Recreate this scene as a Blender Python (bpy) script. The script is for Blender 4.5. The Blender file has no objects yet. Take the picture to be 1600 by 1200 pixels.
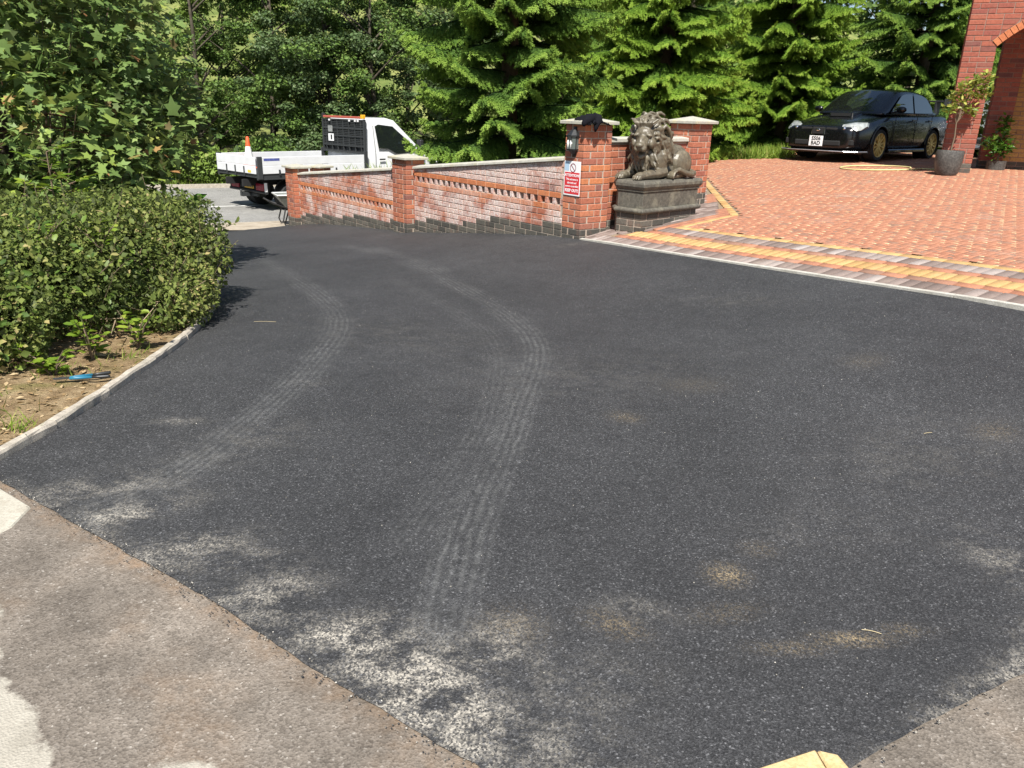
import bpy, bmesh, math, random
import numpy as np
from mathutils import Vector, Matrix, Euler, noise as mnoise
from mathutils.geometry import delaunay_2d_cdt

random.seed(7)
rng = np.random.default_rng(11)
R = math.radians
scene = bpy.context.scene
COL = scene.collection

# ------------------------------------------------------------------ camera
cam_data = bpy.data.cameras.new('camera')
cam = bpy.data.objects.new('camera', cam_data)
COL.objects.link(cam)
scene.camera = cam
cam_data.sensor_width = 36.0
cam_data.lens = 1202.0 / 1600.0 * 36.0
cam_data.clip_start = 0.05
cam_data.clip_end = 600.0
PITCH, ROLL, EYE = R(19.6), math.atan(0.0276), 1.6
_f = Vector((0, math.cos(PITCH), -math.sin(PITCH)))
_u = Vector((0, math.sin(PITCH), math.cos(PITCH)))
_r = Vector((1, 0, 0))
_ix = math.cos(ROLL) * _r + math.sin(ROLL) * _u
_iu = -math.sin(ROLL) * _r + math.cos(ROLL) * _u
cam.matrix_world = Matrix(((_ix.x, _iu.x, -_f.x, 0), (_ix.y, _iu.y, -_f.y, 0),
                           (_ix.z, _iu.z, -_f.z, EYE), (0, 0, 0, 1)))

# ------------------------------------------------------------------ sky, sun, exposure
SUN_AZ, SUN_EL = R(181), R(54)
world = bpy.data.worlds.new('World')
scene.world = world
world.use_nodes = True
wn = world.node_tree.nodes
sky = wn.new('ShaderNodeTexSky')
sky.sky_type = 'NISHITA'
sky.sun_disc = False
sky.sun_elevation = SUN_EL
sky.sun_rotation = SUN_AZ
sky.air_density = 1.0
sky.dust_density = 1.0
bg = wn['Background']
bg.inputs['Strength'].default_value = 0.075
world.node_tree.links.new(sky.outputs[0], bg.inputs[0])
sun_data = bpy.data.lights.new('sun', 'SUN')
sun_data.energy = 5.0
sun_data.angle = R(0.53)
sun_data.color = (1.0, 0.965, 0.9)
sun = bpy.data.objects.new('sun', sun_data)
COL.objects.link(sun)
sun_dir = Vector((math.sin(SUN_AZ) * math.cos(SUN_EL), math.cos(SUN_AZ) * math.cos(SUN_EL), math.sin(SUN_EL)))
sun.rotation_euler = sun_dir.to_track_quat('Z', 'Y').to_euler()
sun.location = sun_dir * 40
vs = scene.view_settings
vs.view_transform = 'Standard'
vs.look = 'None'
vs.gamma = 1.0
vs.use_curve_mapping = False
vs.exposure = 0.75
scene.cycles.max_bounces = 6
scene.cycles.transparent_max_bounces = 8

# ------------------------------------------------------------------ object helpers
def tag(o, label=None, cat=None, group=None, kind=None):
    if label: o['label'] = label
    if cat: o['category'] = cat
    if group: o['group'] = group
    if kind: o['kind'] = kind
    return o

def empty(name, loc=(0, 0, 0), rz=0.0):
    o = bpy.data.objects.new(name, None)
    o.location = loc
    o.rotation_euler = (0, 0, rz)
    o.empty_display_size = 0.2
    COL.objects.link(o)
    return o

def link(name, me, parent=None, loc=None, rot=None):
    o = bpy.data.objects.new(name, me)
    COL.objects.link(o)
    if parent is not None: o.parent = parent
    if loc is not None: o.location = loc
    if rot is not None: o.rotation_euler = rot
    return o

class MB:
    """collects faces, then links them as one mesh object"""
    def __init__(s): s.v, s.f, s.m = [], [], []
    def add(s, vs_, fs, mi=0):
        b = len(s.v)
        s.v += [tuple(p) for p in vs_]
        for f in fs:
            s.f.append(tuple(b + i for i in f)); s.m.append(mi)
        return s
    def box(s, x0, x1, y0, y1, z0, z1, mi=0):
        return s.add([(x0,y0,z0),(x1,y0,z0),(x1,y1,z0),(x0,y1,z0),(x0,y0,z1),(x1,y0,z1),(x1,y1,z1),(x0,y1,z1)],
                     [(0,3,2,1),(4,5,6,7),(0,1,5,4),(1,2,6,5),(2,3,7,6),(3,0,4,7)], mi)
    def prism(s, poly, z0, z1, mi=0):
        n = len(poly)
        zz0 = z0 if isinstance(z0, (list, tuple)) else [z0]*n
        zz1 = z1 if isinstance(z1, (list, tuple)) else [z1]*n
        vs_ = [(p[0],p[1],zz0[i]) for i,p in enumerate(poly)] + [(p[0],p[1],zz1[i]) for i,p in enumerate(poly)]
        fs = [tuple(reversed(range(n))), tuple(range(n, 2*n))] + [(i,(i+1)%n,n+(i+1)%n,n+i) for i in range(n)]
        return s.add(vs_, fs, mi)
    def tube(s, pts, rad, n=8, mi=0, cap=True):
        pts = [Vector(p) for p in pts]
        rads = rad if isinstance(rad, (list, tuple)) else [rad]*len(pts)
        b = len(s.v); prev = None
        for i, p in enumerate(pts):
            t = (pts[min(i+1,len(pts)-1)] - pts[max(i-1,0)])
            if t.length < 1e-9: t = Vector((0,0,1))
            t.normalize()
            if prev is None:
                a = Vector((0,0,1)) if abs(t.z) < .9 else Vector((1,0,0))
                x = t.cross(a).normalized()
            else:
                x = (prev - t*prev.dot(t)); x = x.normalized() if x.length > 1e-6 else t.orthogonal().normalized()
            prev = x; y = t.cross(x)
            for k in range(n):
                a = 2*math.pi*k/n
                s.v.append(tuple(p + (x*math.cos(a) + y*math.sin(a))*rads[i]))
        for i in range(len(pts)-1):
            for k in range(n):
                k2 = (k+1) % n
                s.f.append((b+i*n+k, b+i*n+k2, b+(i+1)*n+k2, b+(i+1)*n+k)); s.m.append(mi)
        if cap:
            s.f.append(tuple(b+k for k in reversed(range(n)))); s.m.append(mi)
            e = b + (len(pts)-1)*n
            s.f.append(tuple(e+k for k in range(n))); s.m.append(mi)
        return s
    def lathe(s, prof, n=16, c=(0,0,0), axis='z', mi=0, cap=True):
        b = len(s.v)
        for r_, h in prof:
            for k in range(n):
                a = 2*math.pi*k/n
                if axis == 'z': q = (c[0]+r_*math.cos(a), c[1]+r_*math.sin(a), c[2]+h)
                elif axis == 'y': q = (c[0]+r_*math.cos(a), c[1]+h, c[2]+r_*math.sin(a))
                else: q = (c[0]+h, c[1]+r_*math.cos(a), c[2]+r_*math.sin(a))
                s.v.append(q)
        for i in range(len(prof)-1):
            for k in range(n):
                k2 = (k+1) % n
                s.f.append((b+i*n+k, b+i*n+k2, b+(i+1)*n+k2, b+(i+1)*n+k)); s.m.append(mi)
        if not cap: return s
        s.f.append(tuple(b+k for k in range(n))); s.m.append(mi)
        e = b+(len(prof)-1)*n
        s.f.append(tuple(e+k for k in reversed(range(n)))); s.m.append(mi)
        return s
    def mesh(s, name, mats, smooth=False, sharp=None, bevel=0.0):
        me = bpy.data.meshes.new(name)
        me.from_pydata(s.v, [], s.f)
        for m_ in (mats if isinstance(mats, (list, tuple)) else [mats]): me.materials.append(m_)
        if any(s.m): me.polygons.foreach_set('material_index', s.m)
        bm = bmesh.new(); bm.from_mesh(me)
        bmesh.ops.recalc_face_normals(bm, faces=bm.faces)
        if bevel > 0:
            es = [e for e in bm.edges if len(e.link_faces) == 2 and e.calc_face_angle(0) > R(30)]
            bmesh.ops.bevel(bm, geom=es, offset=bevel, segments=1, affect='EDGES', clamp_overlap=True)
        bm.to_mesh(me); bm.free()
        if smooth or sharp:
            me.polygons.foreach_set('use_smooth', [True]*len(me.polygons))
            if sharp: me.set_sharp_from_angle(angle=R(sharp))
        me.update()
        return me
    def build(s, name, mats, parent=None, loc=None, rot=None, **k):
        return link(name, s.mesh(name, mats, **k), parent, loc, rot)

def big_mesh(name, V, F, mat, rnd=None, smooth=False, k=3):
    """numpy vertices and faces (all k-gons) to a mesh"""
    me = bpy.data.meshes.new(name)
    V = np.ascontiguousarray(V, dtype=np.float32); F = np.ascontiguousarray(F, dtype=np.int32)
    me.vertices.add(len(V)); me.vertices.foreach_set('co', V.ravel())
    me.loops.add(F.size); me.loops.foreach_set('vertex_index', F.ravel())
    me.polygons.add(len(F))
    me.polygons.foreach_set('loop_start', np.arange(0, F.size, k, dtype=np.int32))
    me.polygons.foreach_set('loop_total', np.full(len(F), k, dtype=np.int32))
    if smooth: me.polygons.foreach_set('use_smooth', np.ones(len(F), dtype=bool))
    me.update(calc_edges=True)
    if rnd is not None:
        for an, arr in (rnd.items() if isinstance(rnd, dict) else [('rnd', rnd)]):
            a = me.attributes.new(an, 'FLOAT', 'POINT')
            a.data.foreach_set('value', np.ascontiguousarray(arr, dtype=np.float32))
    me.materials.append(mat)
    return me

# ------------------------------------------------------------------ material helpers
def new_mat(name):
    m = bpy.data.materials.new(name); m.use_nodes = True
    nt = m.node_tree
    return m, nt, nt.nodes['Principled BSDF'], nt.nodes['Material Output']

def N(nt, t, **kw):
    n = nt.nodes.new(t)
    for k_, v in kw.items():
        if k_ in n.inputs.keys(): n.inputs[k_].default_value = v
        else: setattr(n, k_, v)
    return n

def ramp(nt, fac, stops, interp='LINEAR'):
    n = nt.nodes.new('ShaderNodeValToRGB'); cr = n.color_ramp; cr.interpolation = interp
    while len(cr.elements) < len(stops): cr.elements.new(0.5)
    for e, (p, c) in zip(cr.elements, stops):
        e.position = p; e.color = (c[0], c[1], c[2], 1) if not isinstance(c, (int, float)) else (c, c, c, 1)
    nt.links.new(fac, n.inputs[0])
    return n.outputs[0]

def mix(nt, fac, a, b, blend='MIX'):
    n = nt.nodes.new('ShaderNodeMix'); n.data_type = 'RGBA'; n.blend_type = blend
    for s_, v in ((n.inputs[0], fac), (n.inputs[6], a), (n.inputs[7], b)):
        if hasattr(v, 'is_linked'): nt.links.new(v, s_)
        elif isinstance(v, (int, float)): s_.default_value = v
        else: s_.default_value = (v[0], v[1], v[2], 1)
    return n.outputs[2]

def mth(nt, op, a, b=None, c=None, clamp=False):
    n = nt.nodes.new('ShaderNodeMath'); n.operation = op; n.use_clamp = clamp
    for i, v in enumerate((a, b, c)):
        if v is None: continue
        if hasattr(v, 'is_linked'): nt.links.new(v, n.inputs[i])
        else: n.inputs[i].default_value = v
    return n.outputs[0]

def pos(nt): return N(nt, 'ShaderNodeNewGeometry').outputs['Position']
def objco(nt): return N(nt, 'ShaderNodeTexCoord').outputs['Object']

def tnoise(nt, vec, scale, detail=3, rough=.55):
    n = N(nt, 'ShaderNodeTexNoise'); n.inputs['Scale'].default_value = scale
    n.inputs['Detail'].default_value = detail; n.inputs['Roughness'].default_value = rough
    nt.links.new(vec, n.inputs['Vector']); return n.outputs[0]

def voro(nt, vec, scale, feature='F1'):
    n = N(nt, 'ShaderNodeTexVoronoi'); n.feature = feature; n.inputs['Scale'].default_value = scale
    nt.links.new(vec, n.inputs['Vector']); return n

def bump(nt, h, bs, strength=.3, dist=.01):
    b = N(nt, 'ShaderNodeBump'); b.inputs['Strength'].default_value = strength; b.inputs['Distance'].default_value = dist
    nt.links.new(h, b.inputs['Height']); nt.links.new(b.outputs[0], bs.inputs['Normal']); return b

def attr(nt, name):
    a = N(nt, 'ShaderNodeAttribute'); a.attribute_name = name; return a.outputs['Fac']

def plain(name, col, rough=.5, metal=0.0, noise_amt=.12, nscale=20, spec=.5, coat=0.0):
    m, nt, bs, out = new_mat(name)
    p = objco(nt); nz = tnoise(nt, p, nscale, 4)
    c = mix(nt, nz, tuple(v*(1-noise_amt*1.6) for v in col), tuple(min(1, v*(1+noise_amt*1.2)) for v in col))
    nt.links.new(c, bs.inputs['Base Color'])
    bs.inputs['Roughness'].default_value = rough; bs.inputs['Metallic'].default_value = metal
    bs.inputs['Specular IOR Level'].default_value = spec; bs.inputs['Coat Weight'].default_value = coat
    return m

def brick_mat(name, stops, attribute=False, effl=0.0, spec=.2):
    m, nt, bs, out = new_mat(name)
    if attribute: rn = attr(nt, 'rnd')
    else: rn = N(nt, 'ShaderNodeObjectInfo').outputs['Random']
    p = pos(nt)
    col = ramp(nt, rn, stops)
    n1 = tnoise(nt, p, 38, 4, .65)
    col = mix(nt, .75, col, ramp(nt, n1, [(.25, .55), (.5, 1.0), (.75, 1.25)]), 'MULTIPLY')
    n2 = tnoise(nt, p, 9, 3)
    col = mix(nt, ramp(nt, n2, [(.55, 0), (.75, .35)]), col, (.24, .13, .095))
    if effl > 0:
        e1 = tnoise(nt, p, 1.9, 4, .7); e2 = tnoise(nt, p, 55, 3)
        ef = mth(nt, 'MULTIPLY', ramp(nt, e1, [(.40, 0), (.58, 1)]), ramp(nt, e2, [(.3, .15), (.62, 1)]))
        ef = mth(nt, 'MULTIPLY', ef, effl)
        col = mix(nt, ef, col, (.66, .58, .54))
    nt.links.new(col, bs.inputs['Base Color'])
    bs.inputs['Roughness'].default_value = .85; bs.inputs['Specular IOR Level'].default_value = spec
    bump(nt, tnoise(nt, p, 120, 4, .7), bs, .5, .004)
    return m

RED = [(0, (0.363, 0.125, 0.076)), (.3, (0.440, 0.157, 0.087)), (.55, (0.319, 0.114, 0.081)), (.75, (0.495, 0.186, 0.098)), (.9, (0.231, 0.102, 0.083)), (1, (0.396, 0.145, 0.081))]
ORANGE = [(0, (.46, .155, .07)), (.5, (.53, .195, .085)), (1, (.42, .14, .065))]
BLUEB = [(0, (.062, .058, .05)), (.5, (.095, .088, .072)), (1, (.13, .115, .095))]
YELB = [(0, (.42, .24, .085)), (.5, (.5, .3, .11)), (1, (.36, .2, .08))]
M_RED = brick_mat('brick_red', RED, effl=0)
M_REDE = brick_mat('brick_red_salted', RED, effl=1.0)
M_ORANGE = brick_mat('brick_orange', ORANGE)
M_ORANGEE = brick_mat('brick_orange_salted', ORANGE, effl=.45)
M_DARK = brick_mat('brick_engineering', BLUEB, spec=.4)
M_YEL = brick_mat('brick_buff', YELB)
HOUSER = [(0, (.28, .085, .06)), (.3, (.34, .11, .07)), (.6, (.25, .08, .062)), (.8, (.37, .122, .075)), (.93, (.16, .07, .064)), (1, (.3, .09, .06))]
M_HRED = brick_mat('brick_house', HOUSER)
M_HREDA = brick_mat('brick_house_joined', HOUSER, attribute=True)

def mortar_mat(name, col):
    m, nt, bs, out = new_mat(name); p = pos(nt)
    c = mix(nt, tnoise(nt, p, 25, 4), tuple(v*.72 for v in col), tuple(v*1.15 for v in col))
    nt.links.new(c, bs.inputs['Base Color']); bs.inputs['Roughness'].default_value = .95
    bs.inputs['Specular IOR Level'].default_value = .1
    bump(nt, tnoise(nt, p, 200, 3), bs, .5, .003); return m
M_MORTAR = mortar_mat('mortar', (.44, .36, .29))
M_HMORTAR = mortar_mat('house_mortar', (.29, .2, .16))

def stone_mat(name, a, b, sc=14, lichen=None, rough=.85):
    m, nt, bs, out = new_mat(name); p = pos(nt)
    n1 = tnoise(nt, p, sc, 5, .65); c = ramp(nt, n1, [(.3, a), (.7, b)])
    c = mix(nt, ramp(nt, tnoise(nt, p, 90, 3), [(.45, 0), (.75, .5)]), c, tuple(v*.55 for v in a))
    if lichen: c = mix(nt, ramp(nt, tnoise(nt, p, 6, 4, .7), [(.5, 0), (.68, .7)]), c, lichen)
    nt.links.new(c, bs.inputs['Base Color']); bs.inputs['Roughness'].default_value = rough
    bs.inputs['Specular IOR Level'].default_value = .25
    bump(nt, mix(nt, .5, n1, tnoise(nt, p, 160, 3)), bs, .5, .006); return m
M_COPE = stone_mat('coping_stone', (0.386, 0.372, 0.323), (0.534, 0.512, 0.446), 9, (0.405, 0.372, 0.237))
M_CAPW = stone_mat('cap_stone', (0.340, 0.327, 0.279), (0.493, 0.473, 0.396), 12, (0.425, 0.378, 0.216))
M_KERB = stone_mat('kerb_concrete', (.33, .29, .24), (.52, .47, .39), 16, (.24, .22, .17))
M_WHITEKERB = stone_mat('edging_concrete', (.4, .38, .33), (.56, .53, .47), 20, (.33, .31, .26))
M_PLINTH = stone_mat('plinth_stone', (.07, .065, .054), (.15, .14, .115), 22, (.22, .205, .155), .6)

def leaf_mat(name, stops, trans=.3, gloss=.25, rough=.45, under=None):
    m, nt, bs, out = new_mat(name)
    rn = attr(nt, 'rnd'); c = ramp(nt, rn, stops)
    geo = N(nt, 'ShaderNodeNewGeometry')
    if under: c = mix(nt, geo.outputs['Backfacing'], c, mix(nt, .6, c, under))
    nt.links.new(c, bs.inputs['Base Color']); bs.inputs['Roughness'].default_value = rough
    bs.inputs['Specular IOR Level'].default_value = gloss
    t = N(nt, 'ShaderNodeBsdfTranslucent')
    nt.links.new(mix(nt, .5, c, (.16, .22, .02), 'MIX'), t.inputs['Color'])
    mx = N(nt, 'ShaderNodeMixShader'); mx.inputs[0].default_value = trans
    nt.links.new(bs.outputs[0], mx.inputs[1]); nt.links.new(t.outputs[0], mx.inputs[2])
    nt.links.new(mx.outputs[0], out.inputs['Surface'])
    return m

# ------------------------------------------------------------------ the lie of the land
CTL = np.array([(-4,0,0),(4,0,.05),(0,1.5,0),(-3,3,0),(-2.28,4.5,0),(0,4,.02),(-2.4,6,-.03),(1.5,6,.1),(2.5,3.5,.12),(4,3,.27),
 (.559,9.559,.126),(-1.616,12.343,-.286),(-4.427,15.94,-.743),(-4.75,16.35,-.83),(-5.2,14.3,-.72),(.762,9.3,.145),
 (1.347,8.355,.204),(1.855,7.554,.255),(2.461,6.598,.321),(3.018,5.719,.379),(3.429,5.072,.42),(1.46,9.155,.27),(2.525,10.834,.42),
 (6.953,12.992,.822),(7.075,16.065,.785),(9.24,18.093,.815),(12,13,.85),(8,9,.62),(10,7,.7),(4,20,.8),(12,20,.85)])
def _fit():
    n = len(CTL); X = CTL[:, :2]
    r = np.linalg.norm(X[:, None]-X[None], axis=2)
    K = r*r*np.log(r+1e-9) + .003*np.eye(n)
    P = np.c_[np.ones(n), X]
    A = np.block([[K, P], [P.T, np.zeros((3, 3))]])
    return np.linalg.solve(A, np.r_[CTL[:, 2], 0, 0, 0])
_S = _fit()
def Zs(x, y):
    x = np.asarray(x, float); y = np.asarray(y, float)
    r = np.hypot(x[..., None]-CTL[:, 0], y[..., None]-CTL[:, 1])
    n = len(CTL)
    return (r*r*np.log(r+1e-9)) @ _S[:n] + _S[n] + _S[n+1]*x + _S[n+2]*y
def Z(x, y): return float(Zs(np.array([x]), np.array([y]))[0])
ROADP = np.array([-5.8, 18.6]); RD = np.array([math.sin(R(62)), math.cos(R(62))]); RM = np.array([-RD[1], RD[0]])
def road_q(x, y): return (x-ROADP[0])*RM[0] + (y-ROADP[1])*RM[1]
def sstep(t): t = np.clip(t, 0, 1); return t*t*(3-2*t)
def terrain(x, y):
    x = np.asarray(x, float); y = np.asarray(y, float)
    q = road_q(x, y)
    zd = np.clip(Zs(np.clip(x, -7, 13), np.clip(y, -2, 21)), -1.2, .95) - .07
    near = -1.08 + sstep((-q-2.6)/3.4)*(zd+1.08)
    drv = sstep((1.6-np.abs(x-(-.56*(y-8)-1.2)))/1.2)*0
    far = -1.08 + .05*np.clip(q-8.6, 0, 12) + .36*np.clip(q-27, 0, 200)
    return np.where(q < 3, near, far) + drv
def TZ(x, y): return float(terrain(np.array([x]), np.array([y]))[0])

def sheet(name, poly, spacing, mat, lift=0.0, zf=None, extra=None, attrs=None, parent=None):
    """a ground sheet with an exact outline, draped over the land"""
    poly = [Vector(p[:2]) for p in poly]
    P = np.array(poly); n = len(poly)
    x0, y0 = P.min(0); x1, y1 = P.max(0)
    pts = []
    bounds = extra if extra else [(x0, x1, y0, y1, spacing)]
    for (a, b, c, d, sp) in bounds:
        gx, gy = np.meshgrid(np.arange(a+sp/2, b, sp), np.arange(c+sp/2, d, sp))
        gx = gx + ((np.arange(gx.shape[0]) % 2)*sp*.5)[:, None]
        pts.append(np.c_[gx.ravel(), gy.ravel()])
    Q = np.vstack(pts)
    inside = np.zeros(len(Q), bool)
    for i in range(n):
        a, b = P[i], P[(i+1) % n]
        cond = ((a[1] > Q[:, 1]) != (b[1] > Q[:, 1]))
        xs = (b[0]-a[0])*(Q[:, 1]-a[1])/(b[1]-a[1]+1e-12)+a[0]
        inside ^= cond & (Q[:, 0] < xs)
    dmin = np.full(len(Q), 9.)
    for i in range(n):
        a, b = P[i], P[(i+1) % n]; ab = b-a
        t = np.clip(((Q-a)@ab)/(ab@ab+1e-12), 0, 1)
        dmin = np.minimum(dmin, np.hypot(*(Q-(a+t[:, None]*ab)).T))
    Q = Q[inside & (dmin > spacing*.25)]
    vin = poly + [Vector(q) for q in Q]
    res = delaunay_2d_cdt(vin, [(i, (i+1) % n) for i in range(n)], [], 1, 1e-5)
    V = np.array([(v[0], v[1]) for v in res[0]])
    F = np.array([f for f in res[2] if len(f) == 3])
    z = (zf or Zs)(V[:, 0], V[:, 1]) + lift
    V3 = np.c_[V, z]
    nrm = np.cross(V3[F[:, 1]]-V3[F[:, 0]], V3[F[:, 2]]-V3[F[:, 0]])
    fl = nrm[:, 2] < 0; F[fl] = F[fl][:, ::-1]
    me = big_mesh(name, V3, F, mat, attrs(V) if attrs else None, smooth=True)
    return link(name, me, parent)

def fbm(x, y, s, seed=0.0):
    return np.array([mnoise.fractal(Vector((a*s, b*s, seed)), 1.0, 2.0, 4) for a, b in zip(x, y)])
# ================================================================== ground, road, drive
def ground_mat():
    m, nt, bs, out = new_mat('ground_earth'); p = pos(nt)
    c = ramp(nt, tnoise(nt, p, .35, 5), [(.3, (.075, .085, .03)), (.55, (.12, .12, .045)), (.75, (.2, .19, .075))])
    c = mix(nt, .7, c, ramp(nt, tnoise(nt, p, 14, 4, .7), [(.3, .5), (.7, 1.3)]), 'MULTIPLY')
    sep = N(nt, 'ShaderNodeSeparateXYZ'); nt.links.new(p, sep.inputs[0])
    hill = mth(nt, 'MULTIPLY', mth(nt, 'SUBTRACT', sep.outputs['Y'], 36), .1, clamp=True)
    c = mix(nt, hill, c, ramp(nt, tnoise(nt, p, .5, 5), [(.35, (.11, .15, .04)), (.7, (.26, .27, .09))]))
    nt.links.new(c, bs.inputs['Base Color']); bs.inputs['Roughness'].default_value = 1
    bs.inputs['Specular IOR Level'].default_value = .1
    bump(nt, tnoise(nt, p, 30, 4), bs, .8, .05); return m
M_GROUND = ground_mat()
gx = np.r_[np.arange(-90, -20, 5), np.arange(-20, 22, .8), np.arange(22, 100, 5)]
gy = np.r_[np.arange(-25, -4, 3), np.arange(-4, 42, .8), np.arange(42, 140, 5)]
GX, GY = np.meshgrid(gx, gy)
GV = np.c_[GX.ravel(), GY.ravel(), terrain(GX.ravel(), GY.ravel())]
nx, ny = len(gx), len(gy)
ii = (np.arange(ny-1)[:, None]*nx + np.arange(nx-1)[None]).ravel()
ground = link('ground', big_mesh('ground', GV, np.c_[ii, ii+1, ii+nx+1, ii+nx], M_GROUND, smooth=True, k=4))
tag(ground, 'rough earth and meadow under and beyond the gardens', kind='structure')

def asphalt_mat(name, base, var, dusty=None):
    m, nt, bs, out = new_mat(name); p = pos(nt)
    v1 = voro(nt, p, 185); s1 = N(nt, 'ShaderNodeSeparateColor'); nt.links.new(v1.outputs['Color'], s1.inputs[0])
    v2 = voro(nt, p, 320); s2 = N(nt, 'ShaderNodeSeparateColor'); nt.links.new(v2.outputs['Color'], s2.inputs[0])
    lo = tuple(b*(1-var) for b in base); hi = tuple(b*(1+1.5*var) for b in base); sp = tuple(min(.6, b*2.6+.05) for b in base)
    c = ramp(nt, s1.outputs[0], [(0, lo), (.5, base), (.9, hi), (.97, tuple(v*1.5 for v in hi)), (1, sp)])
    c = mix(nt, .6, c, ramp(nt, s2.outputs[0], [(0, .45), (.6, 1), (1, 1.7)]), 'MULTIPLY')
    c = mix(nt, .8, c, ramp(nt, tnoise(nt, p, .8, 5, .6), [(.3, .78), (.7, 1.25)]), 'MULTIPLY')
    c = mix(nt, .5, c, ramp(nt, tnoise(nt, p, 6, 4, .6), [(.3, .8), (.7, 1.2)]), 'MULTIPLY')
    h = mix(nt, .5, v1.outputs['Distance'], v2.outputs['Distance'])
    if dusty:
        # dust brushed into the surface: follows the tops of the stones
        mp = N(nt, 'ShaderNodeMapping'); mp.inputs['Rotation'].default_value = (0, 0, .6); mp.inputs['Scale'].default_value = (.75, 1.15, 1); nt.links.new(p, mp.inputs[0])
        nz = tnoise(nt, mp.outputs[0], 7, 7, .8); nf = tnoise(nt, p, 90, 3, .6)
        d = mth(nt, 'MULTIPLY', attr(nt, 'dust'), ramp(nt, nz, [(.44, .0), (.60, 1)]))
        d = mth(nt, 'MULTIPLY', d, ramp(nt, nf, [(.3, .15), (.65, 1)]))
        d = mth(nt, 'MULTIPLY', d, ramp(nt, s1.outputs[1], [(.15, .12), (.8, 1.5)]), clamp=True)
        c = mix(nt, d, c, (.42, .385, .325))
        t = attr(nt, 'tan'); t = mth(nt, 'MULTIPLY', mth(nt, 'MULTIPLY', t, ramp(nt, nf, [(.4, .0), (.6, 1.2)])), ramp(nt, s2.outputs[1], [(.2, .1), (.8, 1.3)]), clamp=True)
        c = mix(nt, t, c, (.34, .26, .15))
        tu, tv, tk = attr(nt, 'track_u'), attr(nt, 'track_v'), attr(nt, 'track')
        tu = mth(nt, 'ADD', tu, mth(nt, 'MULTIPLY', mth(nt, 'SUBTRACT', tnoise(nt, p, 7, 3), .5), .035))
        ribs = mth(nt, 'POWER', mth(nt, 'ABSOLUTE', mth(nt, 'SINE', mth(nt, 'MULTIPLY', tu, 75))), 2.5)
        bars = mth(nt, 'SINE', mth(nt, 'ADD', mth(nt, 'MULTIPLY', tv, 120), mth(nt, 'MULTIPLY', mth(nt, 'ABSOLUTE', tu), 90)))
        pat = mth(nt, 'ADD', mth(nt, 'MULTIPLY', ribs, .75), mth(nt, 'MULTIPLY', bars, .12))
        pat = mth(nt, 'ADD', pat, .2)
        k = mth(nt, 'MULTIPLY', tk, mth(nt, 'MULTIPLY', pat, ramp(nt, tnoise(nt, p, 2.6, 4, .6), [(.3, .35), (.7, 1.0)])), clamp=True)
        k = mth(nt, 'MULTIPLY', k, ramp(nt, tnoise(nt, p, 17, 5, .7), [(.4, .25), (.56, 1)]))
        k = mth(nt, 'MULTIPLY', k, ramp(nt, s1.outputs[2], [(0, .3), (1, 1.1)]), clamp=True)
        c = mix(nt, mth(nt, 'MULTIPLY', k, mth(nt, 'ADD', mth(nt, 'MULTIPLY', nf, .65), .12)), c, (.24, .24, .23))
    nt.links.new(c, bs.inputs['Base Color']); bs.inputs['Roughness'].default_value = .62
    bs.inputs['Specular IOR Level'].default_value = .35
    bump(nt, h, bs, .6, .004); return m
M_TAR = asphalt_mat('new_tarmac', (.0375, .0373, .0382), .36, True)

def seg_dist(V, pts):
    best = np.full(len(V), 9.); bu = np.full(len(V), 9.); bv = np.zeros(len(V)); acc = 0
    P = np.array(pts)
    for a, b in zip(P[:-1], P[1:]):
        ab = b-a; L = np.hypot(*ab); t = np.clip(((V-a)@ab)/(L*L), 0, 1)
        q = V-(a+t[:, None]*ab); d = np.hypot(*q.T); s = np.sign(ab[0]*q[:, 1]-ab[1]*q[:, 0])
        w_ = d < best; best[w_] = d[w_]; bu[w_] = (s*d)[w_]; bv[w_] = (acc+t*L)[w_]; acc += L
    return best, bu, bv
def smooth_line(pts, n=8):
    P = [Vector((p[0], p[1], 0)) for p in pts]; P = [P[0]*2-P[1]] + P + [P[-1]*2-P[-2]]; out = []
    for i in range(1, len(P)-2):
        for k in range(n):
            t = k/n; a, b, c, d = P[i-1], P[i], P[i+1], P[i+2]
            q = .5*((2*b)+(c-a)*t+(2*a-5*b+4*c-d)*t*t+(3*b-a-3*c+d)*t**3); out.append((q.x, q.y))
    out.append((P[-2].x, P[-2].y)); return out
TRACK1 = smooth_line([(-3.6, 10.6), (-2.786, 8.84), (-1.695, 6.663), (-1.346, 5.73), (-1.298, 4.6), (-1.379, 3.646), (-1.491, 3.056), (-1.701, 2.704)])
TRACK2 = smooth_line([(-2.4, 11.0), (-1.459, 9.42), (-.514, 7.217), (-.014, 6.032), (.15, 5.145), (.03, 4.01), (-.06, 3.346), (-.16, 2.696), (-.2, 2.1)])
TRACK3 = smooth_line([(-1.2, 7.6), (-.35, 6.0), (-.1, 5.0), (-.12, 4.0), (-.22, 3.3), (-.4, 2.6)])
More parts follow.
